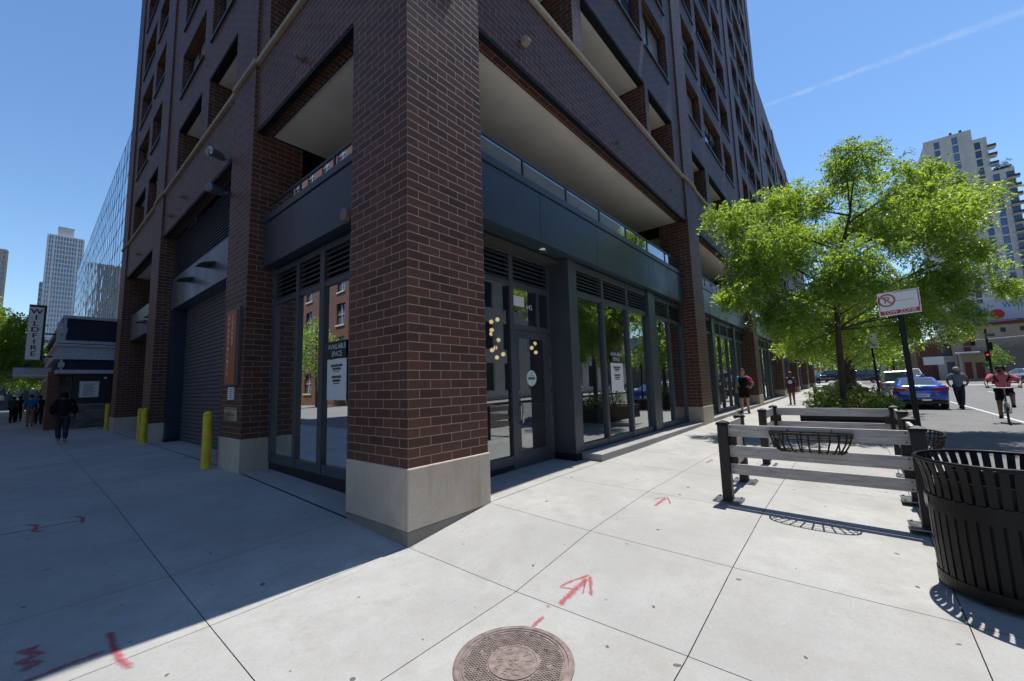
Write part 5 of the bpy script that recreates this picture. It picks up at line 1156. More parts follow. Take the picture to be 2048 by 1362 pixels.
person('person in dark green and black standing at the far left kerb', (-2.78, 40, G(-2.7, 40)), 1.0, 1.75, dict(elL=(.0, .28, 1.15), wrL=(.15, .2, 1.05), haL=(.19, .16, 1.05)), dict(top='cgreen', sleeve=.7, bottom='cblack', leg=2, loose=.04), 'skin3')
person('person all in black behind the one in dark green', (-2.5, 43.5, G(-2.5, 43)), 2.0, 1.78, dict(), dict(top='cblack', sleeve=1.8, bottom='cblack', leg=2, loose=.04), 'skin3')
person('person in a dark coat just ahead of the man in the blue shirt', (-1.75, 34.5, G(-1.7, 34)), PI / 2, 1.74, dict(), dict(top='cblack', sleeve=1.8, bottom='cjean', leg=2, loose=.04), 'skin2')
person('tiny distant pedestrian in a pale top by the red van', (66, -.1, G(62, 0)), PI, 1.75, dict(), dict(top='ccyan', sleeve=.6, bottom='cblack', leg=2), 'skin1')

# ------------------------------------------------------------------ vehicles
def loft(m, st):
    n = len(st[0]); b = len(m.v)
    for s in st: m.v.extend(s)
    for i in range(len(st) - 1):
        for k in range(n - 1): m.f.append((b + i * n + k, b + i * n + k + 1, b + (i + 1) * n + k + 1, b + (i + 1) * n + k))
    m.f.append(tuple(b + k for k in range(n))); m.f.append(tuple(b + (len(st) - 1) * n + k for k in range(n - 1, -1, -1)))
SEDAN = dict(L=4.85, st=[(-2.43, .74, .44, .80), (-2.40, .82, .36, .95), (-2.32, .88, .28, 1.075), (-2.15, .905, .22, 1.085), (-1.6, .915, .20, 1.04), (-.9, .92, .20, .98), (0, .92, .20, .955), (.95, .92, .20, .95), (1.5, .91, .22, .90), (2.0, .86, .25, .78), (2.3, .76, .3, .66), (2.42, .62, .38, .54)],
             low=(-1.95, 1.05, .80), up=(-.95, .12, .60, 1.43), wh=(-1.45, 1.40), wr=.335)
SUVP = dict(L=4.8, st=[(-2.38, .80, .46, 1.02), (-2.35, .88, .38, 1.10), (-2.2, .925, .32, 1.13), (-1.4, .94, .30, 1.13), (0, .94, .30, 1.11), (1.0, .94, .30, 1.09), (1.6, .92, .32, 1.04), (2.1, .86, .36, .96), (2.3, .78, .42, .84), (2.38, .66, .5, .7)],
            low=(-2.28, 1.15, .84), up=(-2.02, .35, .66, 1.76), wh=(-1.42, 1.42), wr=.37)
def car(name, label, loc, rz, spec, paint, sedan=True, group=None):
    t = thing(name, label, 'car', loc, rz, group); m = M(); st = []
    for x, w, zb, zt in spec['st']:
        h = [(w * .80, zb), (w * .96, zb + .06), (w, zb + .5 * (zt - zb)), (w * .985, zt - .13), (w * .94, zt - .03), (w * .6, zt), (0, zt + .012)]
        st.append([(x, y, z) for y, z in h] + [(x, -y, z) for y, z in h[-2::-1]])
    loft(m, st); m.build('body', MT[paint], t, smooth=True, fixn=True)
    x0, x1, wl = spec['low']; u0, u1, wu, zr = spec['up']; zb = 1.0 if sedan else 1.1
    lo = [(x0, -wl, zb), (x1, -wl, zb), (x1, wl, zb), (x0, wl, zb)]; hi = [(u0, -wu, zr), (u1, -wu, zr), (u1, wu, zr), (u0, wu, zr)]
    m = M(); m.hexa(lo, hi); m.build('cabin', MT[paint], t, bevel=.07, seg=3)
    V = [Vector(p) for p in lo + hi]
    def win(a, b, c, d, i0, i1, j0, j1, out, nm, mt='carglass'):
        a, b, c, d = (V[q] for q in (a, b, c, d)); P = lambda i, j: a.lerp(b, i).lerp(d.lerp(c, i), j) + Vector(out)
        q = M(); q.quad(P(i0, j0), P(i1, j0), P(i1, j1), P(i0, j1)); return q.build(nm, MT[mt], t)
    win(3, 0, 4, 7, .09, .91, .12, .90, (-.008, 0, .006), 'rear_window'); win(1, 2, 6, 5, .08, .92, .10, .92, (.008, 0, .006), 'windscreen')
    for s, (a, b, c, d) in ((-1, (0, 1, 5, 4)), (1, (3, 2, 6, 7))):
        for i0, i1 in ((.10, .47), (.50, .88)): win(a, b, c, d, i0, i1, .14, .88, (0, s * .008, .003), 'side_window')
    r = spec['wr']
    for x in spec['wh']:
        for s in (-1, 1):
            w = max(q[1] for q in spec['st']); q = M(); q.lathe([(r - .10, -.11), (r - .02, -.115), (r, -.09), (r, .09), (r - .02, .115), (r - .10, .11)], (x, s * (w - .12), r), 28, 'y'); wl_ = q.build('wheel', MT['rubber'], t)
            q = M(); q.lathe([(.0, 0), (.06, .01), (r - .12, -.01), (r - .095, .0)], (0, 0, 0), 24, 'y', False); q.xf(Matrix.Translation((x, s * (w - .004), r)) @ Matrix.Scale(s, 4, (0, 1, 0))); q.build('rim', MT['rim'], wl_)
            q = M(); q.prism([((r + .055) * math.cos(PI * k / 14 - .12), max(-.16, (r + .055) * math.sin(PI * k / 14 * 1.08 - .12))) for k in range(15)], lambda a, b, d, x=x, s=s, w=w: (x + a, s * (w - .03 + d), r + b), .034); q.build('wheel_arch', MT['plastic'], t)
    xr = spec['st'][1][0]
    if sedan:
        for s in (-1, 1):
            q = M(); q.hexa([(xr - .06, s * .36, .80), (xr + .02, s * .36, .80), (xr + .20, s * .90, .84), (xr - .0, s * .90, .82)], [(xr - .045, s * .38, .955), (xr + .05, s * .38, .955), (xr + .24, s * .91, 1.01), (xr + .04, s * .91, .995)]); q.build('taillight', MT['lightred'], t, bevel=.01)
            q = M(); q.box(xr - .025, xr + .02, s * .70 - .03, s * .70 + .03, .52, .66); q.build('reflector', MT['lightred'], t)
            q = M(); q.lathe([(.05, 0), (.05, .1)], (0, s * .55, .30), 14, 'x'); q.xf(Matrix.Translation((xr - .03, 0, 0))); q.build('exhaust', MT['brushed'], t)
        q = M(); q.box(xr - .035, xr + .08, -.80, .80, .24, .40); q.build('lower_bumper', MT['plastic'], t, bevel=.02)
        q = M(); q.box(xr - .045, xr, -.26, .26, .55, .69); q.build('number_plate', MT['signwhite'], t)
        q = M()
        for k in range(6): q.box(xr - .047, xr - .045, -.18 + .055 * k, -.15 + .055 * k, .59, .65)
        q.build('plate_print', MT['signblue'], t)
        q = M(); q.bar((xr - .005, -.05, .97), (xr + .01, -.045, 1.03), .012, .012); q.bar((xr - .005, .05, .97), (xr + .01, .045, 1.03), .012, .012); q.bar((xr, -.045, 1.0), (xr, .045, 1.0), .012, .012); q.tube([(xr + .005 - .005, .075 * math.cos(2 * PI * a / 16), 1.0 + .045 * math.sin(2 * PI * a / 16)) for a in range(16)], .006, 5, closed=True); q.build('emblem', MT['brushed'], t)
        q = M(); q.box(xr - .03, xr + .02, -.78, .78, .735, .745); q.box(xr - .02, xr + .03, -.36, .36, .795, .80); q.build('trunk_seam', MT['plastic'], t)
    else:
        for s in (-1, 1):
            q = M(); q.box(xr - .03, xr + .10, s * .88 - .075, s * .88 + .06, .82, 1.12); q.build('taillight', MT['lightred'], t, bevel=.015)
        q = M(); q.box(xr - .10, xr + .06, -.90, .90, .46, .62); q.build('bumper', MT['plastic'] if paint != 'silver' else MT['silver'], t, bevel=.03)
        q = M(); q.box(xr - .04, xr, -.17, .17, .78, .90); q.build('number_plate', MT['signwhite'], t)
        for s in (-1, 1): q = M(); q.tube([(u0 + .1, s * (wu - .05), zr + .05), (u1 - .1, s * (wu - .05), zr + .05)], .02, 6); q.build('roof_rail', MT['plastic'], t)
    for s in (-1, 1):
        q = M(); q.box(.78, .92, s * .93 - .09, s * .93 + .09, 1.0, 1.12); q.build('mirror', MT[paint], t, bevel=.03)
        q = M(); q.box(spec['L'] / 2 - .24, spec['L'] / 2 - .08, s * .58 - .13, s * .58 + .13, .60 if sedan else .80, .70 if sedan else .92); q.build('headlight', MT['carglass'], t, bevel=.02)
    return t
rzc = lambda x: RZ(x)
car('parked_car', 'bright blue saloon parked at the kerb, seen from behind', (25.85, -5.98, RZ(25)), -.01, SEDAN, 'bluecar')
car('parked_car', 'pale silver SUV parked ahead of the blue saloon', (33.2, -5.78, RZ(33)), 0, SUVP, 'silver', False)
car('parked_car', 'dark SUV crossing the junction beyond the trees, seen from the side', (71, -4.4, RZ(71)), PI / 2, SUVP, 'darkcar', False)
car('parked_car', 'dark SUV at the far corner beside the red van', (72, -1.0, RZ(72) + .15), PI / 2 + .2, SUVP, 'darkcar', False)
car('parked_car', 'dark car waiting far up the street under the signals', (66, -9.2, RZ(66)), PI, SUVP, 'darkcar', False)
car('parked_car', 'pale car far right behind the cyclist', (62, -17.0, RZ(62)), .3, SEDAN, 'silver')
t = thing('box_van', 'white box van with a red lower rear panel, far up the pavement', 'van', (74, .3, RZ(74) + .15), 0)
m = M(); m.box(0, 5, -1.05, 1.05, .5, 3.1); m.build('box_body', MT['white'], t, bevel=.04)
m = M(); m.box(-.03, .0, -.98, .98, .55, 2.2); m.build('rear_panel', MT['redpaint'], t)
m = M(); m.box(-.05, -.03, -.55, .45, 1.0, 1.9); m.build('emblem', MT['signwhite'], t)
m = M(); m.box(5.05, 6.6, -.95, .95, .4, 2.1); m.build('cab', MT['redpaint'], t, bevel=.15)
for x in (1, 5.6):
    for s in (-1, 1): m = M(); m.lathe([(.4, -.12), (.42, 0), (.4, .12)], (x, s * .9, .42), 18, 'y'); m.build('wheel', MT['rubber'], t)

# ------------------------------------------------------------------ the left hand street: restaurant, sign, towers
t = thing('restaurant', 'low navy and grey restaurant front with a stone base beside the brick tower', 'building', (0, 25.5, 0))
b = lambda nm, mt, *a, bev=0: (lambda m: (m.box(*a), m.build(nm, MT[mt], t, bevel=bev))[1])(M())
b('stone_base', 'rubble', -.95, 3.5, .0, 1, -.8, .60); b('front_wall', 'darkmetal', -.95, 3.5, .06, 1, .60, 2.08); b('side_wall', 'rubble', -1.55, -.95, 1.2, 18, -.8, 2.3); b('corner_column', 'redbrick', -1.75, -1.35, 1.0, 1.6, -.8, 2.2)
b('canopy_edge', 'greytrim', -1.56, 3.5, -.22, 19, 2.07, 2.24); b('lower_cladding', 'navy', -1.36, 3.5, .04, 18, 2.24, 2.76); b('side_cladding', 'navy', -1.40, 3.4, .2, 18.5, 2.24, 4.7)
b('cornice', 'greytrim', -1.66, 3.5, -.12, 19, 2.76, 2.90); b('sign_band', 'greytrim', -1.56, 3.5, -.02, 18.8, 2.90, 3.40); b('cornice', 'greytrim', -1.66, 3.5, -.12, 19, 3.40, 3.50); b('cornice', 'greytrim', -1.62, 3.5, -.06, 19, 3.54, 3.68)
b('upper_cladding', 'navy', -1.34, 3.5, .02, 18, 3.68, 4.76); b('parapet', 'greytrim', -1.48, 3.5, -.08, 19, 4.76, 4.90); b('corner_trim', 'greytrim', -1.44, -1.34, -.03, .1, 3.68, 4.76); b('corner_trim', 'greytrim', -1.44, -1.36, -.03, .1, 2.24, 2.76)
m = M(); m.box(-.74, -.05, .02, .058, .90, 1.70); q = m.build('menu_frame', MT['greytrim'], t)
m = M(); m.box(-.70, -.09, .012, .02, .94, 1.66); q2 = m.build('menu_sheet', MT['paper'], q)
m = M()
for k in range(11): m.box(-.62, -.17 - .05 * (k % 3), .009, .012, 1.0 + k * .055, 1.02 + k * .055)
m.build('small_print', MT['ink'], q)
m = M(); m.ball((.15, -.03, 1.86), .06, 10, 8); m.build('wall_light', MT['white'], t, smooth=True)
m = M(); m.box(-1.55, -1.30, -.05, .25, 4.0, 4.3); m.box(-1.5, -1.3, -.1, .2, 2.36, 2.6); m.box(-1.62, -1.4, .4, .7, 3.7, 4.6); m.build('wall_light', MT['greytrim'], t, bevel=.02)
t = thing('entrance_canopy', 'flat pale canopy slab over the restaurant entrance', 'canopy', (0, 28, 0))
m = M(); m.box(-2.88, -1.62, 0, 3.2, 2.10, 2.46); m.build('slab', MT['greytrim'], t, bevel=.01)
m = M(); m.box(-2.86, -1.62, .02, 3.18, 2.03, 2.10); m.build('underside', MT['soffit'], t)
for y in (.3, 2.9): m = M(); m.tube([(-1.62, y, 3.6), (-2.6, y, 2.46)], .02, 6); m.build('tie_rod', MT['iron'], t)
t = thing('blade_sign', 'tall white vertical sign with stacked black letters over the restaurant entrance', 'sign', (0, 27.2, 0))
m = M(); m.box(-2.56, -1.98, -.02, .30, 2.80, 5.55); m.build('cabinet', MT['darkmetal'], t, bevel=.01)
m = M(); m.box(-2.55, -2.07, -.035, -.02, 2.82, 5.43); m.build('face', MT['white'], t)
m = M()
for k, ch in enumerate('WILDFIRE'): m.text(ch, .34, lambda x, y, z, k=k: (-2.30 + x * 1.15, -.037 - z, 5.20 - k * .30 + y), .002)
for k, ch in enumerate('WILDFIRE'): m.text(ch, .34, lambda x, y, z, k=k: (-2.315 + x * 1.15, -.038 - z, 5.20 - k * .30 + y), .002)
m.build('lettering', MT['ink'], t)
m = M()
for z in (2.95, 4.1): m.box(-1.98, -1.45, .10, .16, z, z + .07)
m.build('bracket', MT['iron'], t)
# mirror glass office block
t = thing('glass_office', 'mirror glass office block behind the restaurant, reflecting sky', 'building', (1.38, 35.07, 0)); ang = math.atan2(1.893 - 1.38, 84.5 - 35.07); ln = 49.43; t.rotation_euler = (0, 0, -ang)
m = M(); m.box(.08, 14, -.5, ln - .05, -1, 19.9); m.build('block', MT['navy'], t)
rg = random.Random(3); m = M(); nx, nz = 33, 13; dy, dz = (ln + .5) / nx, 20.9 / nz
for i in range(nx):
    for j in range(nz):
        y0, z0 = -.5 + i * dy, -1 + j * dz; a, c = rg.uniform(-.006, .006), rg.uniform(-.006, .006)
        m.quad((a, y0, z0), (-a, y0 + dy, z0), (c, y0 + dy, z0 + dz), (-c, y0, z0 + dz))
m.build('glass_wall', MT['curtain'], t)
m = M()
for i in range(nx + 1): m.box(-.012, .03, -.5 + i * dy - .025, -.5 + i * dy + .025, -1, 20)
for j in range(nz + 1): m.box(-.008, .02, -.5, ln, -1 + j * dz - .025, -1 + j * dz + .025)
for i in range(nx):
    for j in range(nz): m.box(-.016, .02, -.5 + i * dy - .12, -.5 + i * dy + .12, -1 + j * dz - .09, -1 + j * dz + .09)
m.build('mullion', MT['mull'], t)
# far white tower
def lattice(t, fn, u0, u1, z0, z1, nu, nz, mw, mz, mat, glass, dep=.35, pier=None):
    g = M(); g.quad(fn(u0, dep, z0), fn(u1, dep, z0), fn(u1, dep, z1), fn(u0, dep, z1)); g.build('window_glass', MT[glass], t)
    m = M(); du, dz = (u1 - u0) / nu, (z1 - z0) / nz
    for i in range(nu + 1):
        w = mw * (2.2 if pier and i in pier else 1); fbox(m, fn, u0 + i * du - w / 2, u0 + i * du + w / 2, 0, dep, z0, z1)
    for j in range(nz + 1): fbox(m, fn, u0, u1, .06, dep, z0 + j * dz - mz / 2, z0 + j * dz + mz / 2)
    m.build('facade_grid', MT[mat], t)
t = thing('white_tower', 'tall white residential tower with a dense window grid, far behind the restaurant', 'building', (0, 296, 0))
F = lambda u, d, z: (u, d, z)
m = M(); m.box(2.05, 14.0, .4, 14, -1, 82.4); m.build('core', MT['towerwhite'], t)
lattice(t, F, 2.0, 14.1, -1, 82.5, 12, 36, .34, .75, 'towerwhite', 'win', .35, (0, 2, 10, 12)); lattice(t, lambda u, d, z: (2.0 + d, u, z), .36, 14, -1, 82.5, 8, 36, .6, .75, 'towerwhite', 'win')
m = M(); m.box(.6, 2.0, 1.5, 10, -1, 58); m.build('side_wing', MT['towerwhite'], t); lattice(t, lambda u, d, z: (u, 1.1 + d, z), .6, 2.0, -1, 58, 2, 24, .2, .75, 'towerwhite', 'win')
m = M(); m.box(5.2, 10.6, 2, 9, 82.5, 87.6); m.box(5.1, 10.7, 1.9, 9.1, 87.6, 88); m.build('penthouse', MT['towerwhite'], t)
t = thing('brown_tower', 'slice of a brown high-rise at the far left edge', 'building', (0, 300, 0))
m = M(); m.box(-40, -10.4, .4, 14, -1, 72); m.build('core', MT['tan'], t); lattice(t, F, -24, -10.2, -1, 72, 8, 28, .8, 1.1, 'tan', 'win')
# across the left hand street (seen in the shop window)
t = thing('brick_block', 'red brick block across the left hand street, mirrored in the shop window', 'building', (-19.5, 10, 0))
ub = sorted([0, 90] + [e for k in range(22) for e in (2 + 4 * k, 3.9 + 4 * k)]); zb = sorted([-1, 36] + [e for k in range(9) for e in (.6 + 3.9 * k, 3.1 + 3.9 * k)])  # wall carried up high to cut skylight on the left hand pavement
m = M(); facade(m, lambda u, d, z: (-d, u, z), ub, zb, lambda i, j: i % 2 == 1 and j % 2 == 1, 0, lambda j: .3); m.box(-12, -.32, 0, 90, 35.6, 36); m.build('wall', MT['redbrick'], t)
m = M(); m.quad((-.28, 0, -1), (-.28, 90, -1), (-.28, 90, 36), (-.28, 0, 36)); m.build('window_glass', MT['win'], t)
m = M()
for k in range(22):
    for j in range(9): m.box(-.02, .12, 1.9 + 4 * k, 4.0 + 4 * k, .42 + 3.9 * j, .6 + 3.9 * j); m.box(-.26, -.2, 2.9 + 4 * k, 3.0 + 4 * k, .6 + 3.9 * j, 3.1 + 3.9 * j); m.box(-.25, -.19, 2 + 4 * k, 3.9 + 4 * k, 1.8 + 3.9 * j, 1.88 + 3.9 * j)
m.build('window_frame', MT['stone'], t)
tree('street tree across the left hand street, mirrored in the shop window', (-16.5, 40, -.8), [(a * 1.4, b * 1.4) for a, b in TR], [(a * 1.4, b * 1.4, c * 1.4, d * 1.4) for a, b, c, d in GB], ((1, 0), (0, 1)), 900, .5, 'leaf', 51, .12)
t = thing('stone_block', 'grey stone block across the right hand street, mirrored in the shop windows', 'building', (4, -22.2, 0))
ub = sorted([0, 54] + [e for k in range(13) for e in (1.5 + 4 * k, 4.1 + 4 * k)]); zb = sorted([-1, 26] + [e for k in range(6) for e in (.4 + 4.2 * k, 3.2 + 4.2 * k)])  # height raised to hold skylight off the tower's right hand facade
m = M(); facade(m, lambda u, d, z: (u, -d, z), ub, zb, lambda i, j: i % 2 == 1 and j % 2 == 1, 0, lambda j: .3); m.box(0, 54, -9, -.35, 25.7, 26); m.build('wall', MT['cream'], t)
m = M(); m.quad((0, -.28, -1), (54, -.28, -1), (54, -.28, 26), (0, -.28, 26)); m.build('window_glass', MT['win'], t)
t = thing('sky_screen_block', 'unseen brick block behind the camera, added to screen off skylight', 'building', (-19.5, -22, 0)); m = M(); m.box(-30, 0, -40, 0, -1, 34); m.build('wall', MT['redbrick'], t); m = M()  # added out of view, only to block part of the sky
for k in range(9):
    for j in range(8): m.box(-.02, .03, -3.5 - 4.2 * k, -1.3 - 4.2 * k, 1 + 4 * j, 3.4 + 4 * j); m.box(-3.5 - 3.2 * k, -1.5 - 3.2 * k, -.02, .03, 1 + 4 * j, 3.4 + 4 * j)
m.build('glazing', MT['win'], t)
# ------------------------------------------------------------------ right hand background
t = thing('cream_highrise', 'stepped cream apartment high-rise with balconies at the upper right', 'building', (100, 0, 0))
m = M(); m.box(0.3, 18, -23.35, -17.6, 0, 42.3); m.box(.3, 18, -24.95, -23.36, 0, 40.4); m.box(.3, 18, -27.35, -24.96, 0, 34.2); m.build('core', MT['cream'], t)
FX = lambda u, d, z: (d, u, z)
def hr(u0, u1, z1, wins, nm):
    us = sorted([u0, u1] + [e for w in wins for e in w]); nf = int(z1 / 1.53); zs = sorted([0, z1] + [e for k in range(nf - 1) for e in (z1 - 1.9 - 1.53 * k, z1 - .62 - 1.53 * k) if e > 0])
    isw = lambda i: any(abs(us[i] - w[0]) < 1e-6 for w in wins); isz = lambda j: any(abs(zs[j] - (z1 - 1.9 - 1.53 * k)) < 1e-6 for k in range(nf - 1))
    m = M(); facade(m, FX, us, zs, lambda i, j: isw(i) and isz(j), 0, lambda j: .2); m.build('wall', MT['cream'], t)
    g = M()
    for w in wins: g.quad((.16, w[0], 0), (.16, w[1], 0), (.16, w[1], z1 - .5), (.16, w[0], z1 - .5))
    g.build('window_glass', MT['win'], t)
hr(-23.4, -17.5, 42.6, [(-21.7, -21.0), (-19.5, -18.8)], 0); hr(-24.98, -23.41, 40.6, [(-24.2, -23.5)], 0); hr(-27.4, -24.985, 34.3, [(-25.75, -25.0), (-27.3, -26.45)], 0)
def balcony(x0, x1, y0, y1, z):
    m = M(); m.box(x0, x1, y0, y1, z - .12, z); q = m.build('balcony', MT['cream'], t)
    m = M(); m.box(x0, x0 + .04, y0, y1, z, z + .42); m.box(x0 + .04, x1, y0, y0 + .04, z, z + .42); m.build('railing', MT['frame'], q)
for k in range(20): balcony(-.7, .0, -27.75, -26.4, 32.4 - 1.53 * k)
for k in range(3): balcony(-.2, 1.2, -25.9, -24.9, 38.6 - 1.53 * k)
m = M()
for y in (-21.1, -22.3): m.box(.5, 1, y - .15, y + .15, 42.5, 43.2)
m.build('roof_vent', MT['frame'], t)
rg = np.random.default_rng(5); n = 260; P = np.stack([rg.uniform(.6, 2, n), rg.uniform(-27.3, -25.4, n), 34.3 + rg.uniform(0, 1, n) ** 1.6 * 1.9 * (.6 + .4 * np.sin(rg.uniform(-27.3, -25.4, n) * 5))], 1)
q = leafmesh('roof_shrubs', P + np.array([100., 0, 0]), rg.normal(size=(n, 3)) + np.array([0, 0, 1.5]), np.full(n, .5), MT['leafdark'], None, 9); tag(q, 'dark clipped shrubs on the roof terrace of the cream high-rise', 'roof shrubs')
t = thing('tan_building', 'tan block building with a maroon roof edge across the junction', 'building', (73, 0, 0))
ub = sorted([-60, -14.05, -18.4, -17.95, -20.2, -19.5, -23, -22.2, -26, -25.2]); zb = [-1, 5.5, 6.05, 6.45]
m = M(); facade(m, FX, ub, zb, lambda i, j: j == 1 and i in (7, 5, 3, 1), 0, lambda j: .25); m.box(.02, 14, -60, -14.06, 6.2, 6.4); m.quad((0, -14.05, -1), (30, -14.05, -1), (30, -14.05, 6.4), (0, -14.05, 6.4)); m.build('wall', MT['tan'], t)
m = M(); m.quad((.2, -60, 5.3), (.2, -14.2, 5.3), (.2, -14.2, 6.2), (.2, -60, 6.2)); m.build('window_glass', MT['win'], t)
m = M(); m.box(-.12, .1, -60, -13.95, 6.42, 6.85); m.box(-.1, .06, -15.35, -14.75, 3.2, 6.42); m.build('roof_edge', MT['maroon'], t)
t = thing('block_wall', 'grey block wall and shed in front of the tan building', 'wall', (71, 0, 0))
m = M(); m.box(0, 1.5, -40, -16.9, -1, 3.45); m.build('wall', MT['greyblock'], t)
m = M(); m.box(-.04, 1.5, -16.9, -14.1, -1, 2.9); m.box(-.1, 1.6, -16.95, -14.0, 2.9, 3.05); m.build('shed', MT['tan'], t)
m = M(); m.box(-.08, -.04, -15.9, -15.2, .0, 1.9); m.box(-.08, -.04, -14.9, -14.3, 0.0, 2.0); m.build('shed_door', MT['maroon'], t)
m = M(); m.lathe([(.0, 0), (1.0, .02), (1.05, .12), (1.0, .22), (.0, .24)], (0, 0, 0), 24, 'z', False); m.xf(Matrix.Translation((-.6, -14.6, 3.0))); m.build('awning', MT['greytrim'], t)
t = thing('billboard', 'wide billboard with blue letters and a red disc above the tan building', 'billboard', (74.5, 0, 0))
m = M(); m.box(0, .3, -34, -14.3, 7.0, 9.5); m.build('board', MT['billboard'], t)
m = M(); m.text('WWHE', 1.15, lambda x, y, z: (-.012, -18.75 - x * .6, 9.0 + y - .12), 0, 'LEFT'); m.build('lettering', MT['signblue'], t)
m = M(); m.disc((-.01, -18.2, 7.85), .62, 'x', 32); m.build('red_disc', MT['signred'], t)
m = M(); m.quad((-.008, -17, 7), (-.008, -14.3, 7), (-.008, -14.3, 8.5), (-.008, -17, 8.9)); m.box(-.03, 0, -34, -14.3, 7.0, 7.12); m.build('blue_field', MT['signblue'], t)
m = M()
for y in (-15, -20, -26, -32): m.box(.1, .3, y - .1, y + .1, 6.3, 7.0)
m.build('stanchion', MT['iron'], t)
t = thing('brick_house', 'brown brick building left of the tan building, far up the street', 'building', (76, 0, 0))
m = M(); m.box(0, 12, -14.2, -10.7, -1, 4.75); m.build('wall', MT['redbrick'], t)
m = M(); m.box(-.1, 12.1, -14.3, -10.6, 4.75, 4.95); m.build('parapet', MT['tan'], t)
m = M(); m.box(-.04, 0, -13.9, -12.7, 1.0, 4.3); m.build('shutter', MT['greyblock'], t)
t = thing('white_shop', 'low pale shop at the far corner of the junction', 'building', (75, 0, 0))
m = M(); m.box(0, 6, -14.4, -12.6, -1, 2.75); m.build('wall', MT['cream'], t); m = M(); m.box(-.2, 6.1, -14.5, -12.5, 2.75, 2.95); m.build('roof', MT['greytrim'], t); m = M(); m.box(-.03, 0, -14.1, -13.3, .4, 2.2); m.build('shop_window', MT['win'], t)
for i, (x, y, w, h, mt, lab) in enumerate([(118, -4, 14, 9, 'cream', 'pale block closing the far end of the street'), (96, 8, 18, 7, 'redbrick', 'low brick building far beyond the box van'), (130, -12.5, 8, 13, 'tan', 'tan block far down the street behind the signals')]):
    t = thing('far_block', lab, 'building', (x, y, 0)); m = M(); m.box(0, 10, -w / 2, w / 2, -1, h); m.build('wall', MT[mt], t)
    m = M()
    for k in range(int(w / 2)):
        for j in range(int(h / 3)): m.box(-.04, 0, -w / 2 + .5 + 2 * k, -w / 2 + 1.6 + 2 * k, 1 + 3 * j, 2.6 + 3 * j)
    m.build('window_glass', MT['win'], t)
t = thing('far_block', 'added backdrop block coloured dark, closing the end of the left hand street', 'building', (-16, 118, 0)); m = M(); m.box(-30, 17, 0, 20, -1, 7); m.build('wall', MT['navy'], t); m = M()  # added backdrop, its darkness put into the wall colour
for k in range(14):
    for j in range(2): m.box(-10 + 1.9 * k, -9 + 1.9 * k, -.04, 0, 1 + 3.4 * j, 3 + 3.4 * j)
m.build('glazing', MT['win'], t)
for i, (x, y, s_) in enumerate([(-2.2, 88, 1.7), (-7.5, 62, 1.7), (-9, 90, 1.9)]):
    tree(['deep green tree at the end of the street behind the walkers', 'broad tree across the left hand kerb behind the sunlit one', 'big tree closing the view down the left hand street'][i], (x, y, -.7), [(a * s_, b * s_) for a, b in TR], [(a * s_, b * s_ * .9, c * s_, d * s_) for a, b, c, d in GB], ((1, 0), (0, 1)), 1300, .8, 'leaf', 71 + i, .16, 'street trees along the left hand street')
# signals
t = thing('traffic_signal', 'traffic signal mast with a long arm and red lights over the junction', 'traffic light', (56.6, -13.9, RZ(56) + .1)); g0 = RZ(56) + .1
m = M(); m.tube([(0, 0, 0), (0, 0, 5.3)], [.11, .08], 10); m.build('mast', MT['iron'], t)
m = M(); m.tube([(0, -3.2, 4.02 - g0 - .0), (0, 0, 3.78 - g0 + .1), (0, 3.2, 3.95 - g0)], .05, 8); m.tube([(0, 0, 3.2 - g0), (0, 1.8, 3.35 - g0), (0, 2.2, 3.1 - g0)], .03, 6); m.build('arm', MT['plate'], t)
for i, (y, z) in enumerate(((.95, 3.45), (0.13, 1.9), (-.12, 2.9))):
    m = M(); zz = z - g0; m.box(-.22, .05, y - .16, y + .16, zz - .1, zz + .82 if i < 2 else zz + .7); s = m.build('signal_head', MT['black'], t, bevel=.02)
    if i < 2: m = M(); m.disc((-.225, y, zz + .62 if i == 0 else zz + .5), .095, 'x', 16); m.build('red_lamp', MT['sigred'], s)
m = M(); m.box(-.06, -.02, 2.55, 3.0, 3.75 - g0, 4.3 - g0); m.build('arm_sign', MT['signwhite'], t)
m = M(); m.box(-.06, -.02, -.55, .15, 4.15 - g0, 4.4 - g0); m.box(-.06, -.02, .1, .5, 1.3 - g0, 1.6 - g0); m.build('street_plate', MT['street'], t)
for i, (x, y, z, lab) in enumerate([(88, -8.9, 4.0, 'distant red signal hanging left of the brick building'), (88, -7.2, 2.1, 'distant low red signal by the round tree')]):
    t = thing('traffic_signal', lab, 'traffic light', (x, y, RZ(x))); zz = z - RZ(x); m = M(); m.tube([(0, 0, 0), (0, 0, zz + 1)], .07, 6); m.build('mast', MT['iron'], t); m = M(); m.box(-.2, .05, -.17, .17, zz - .5, zz + .4); s = m.build('signal_head', MT['black'], t); m = M(); m.disc((-.21, 0, zz + .2), .15, 'x', 12); m.build('red_lamp', MT['sigred'], s)
t = thing('direction_sign', 'small white roadside board by the far white shop', 'sign', (70, -11.6, RZ(70))); m = M(); m.box(0, .05, -.9, .9, 2.1, 3.1); m.build('panel', MT['signwhite'], t); m = M(); m.tube([(.03, 0, 0), (.03, 0, 2.1)], .06, 6); m.build('pole', MT['iron'], t)
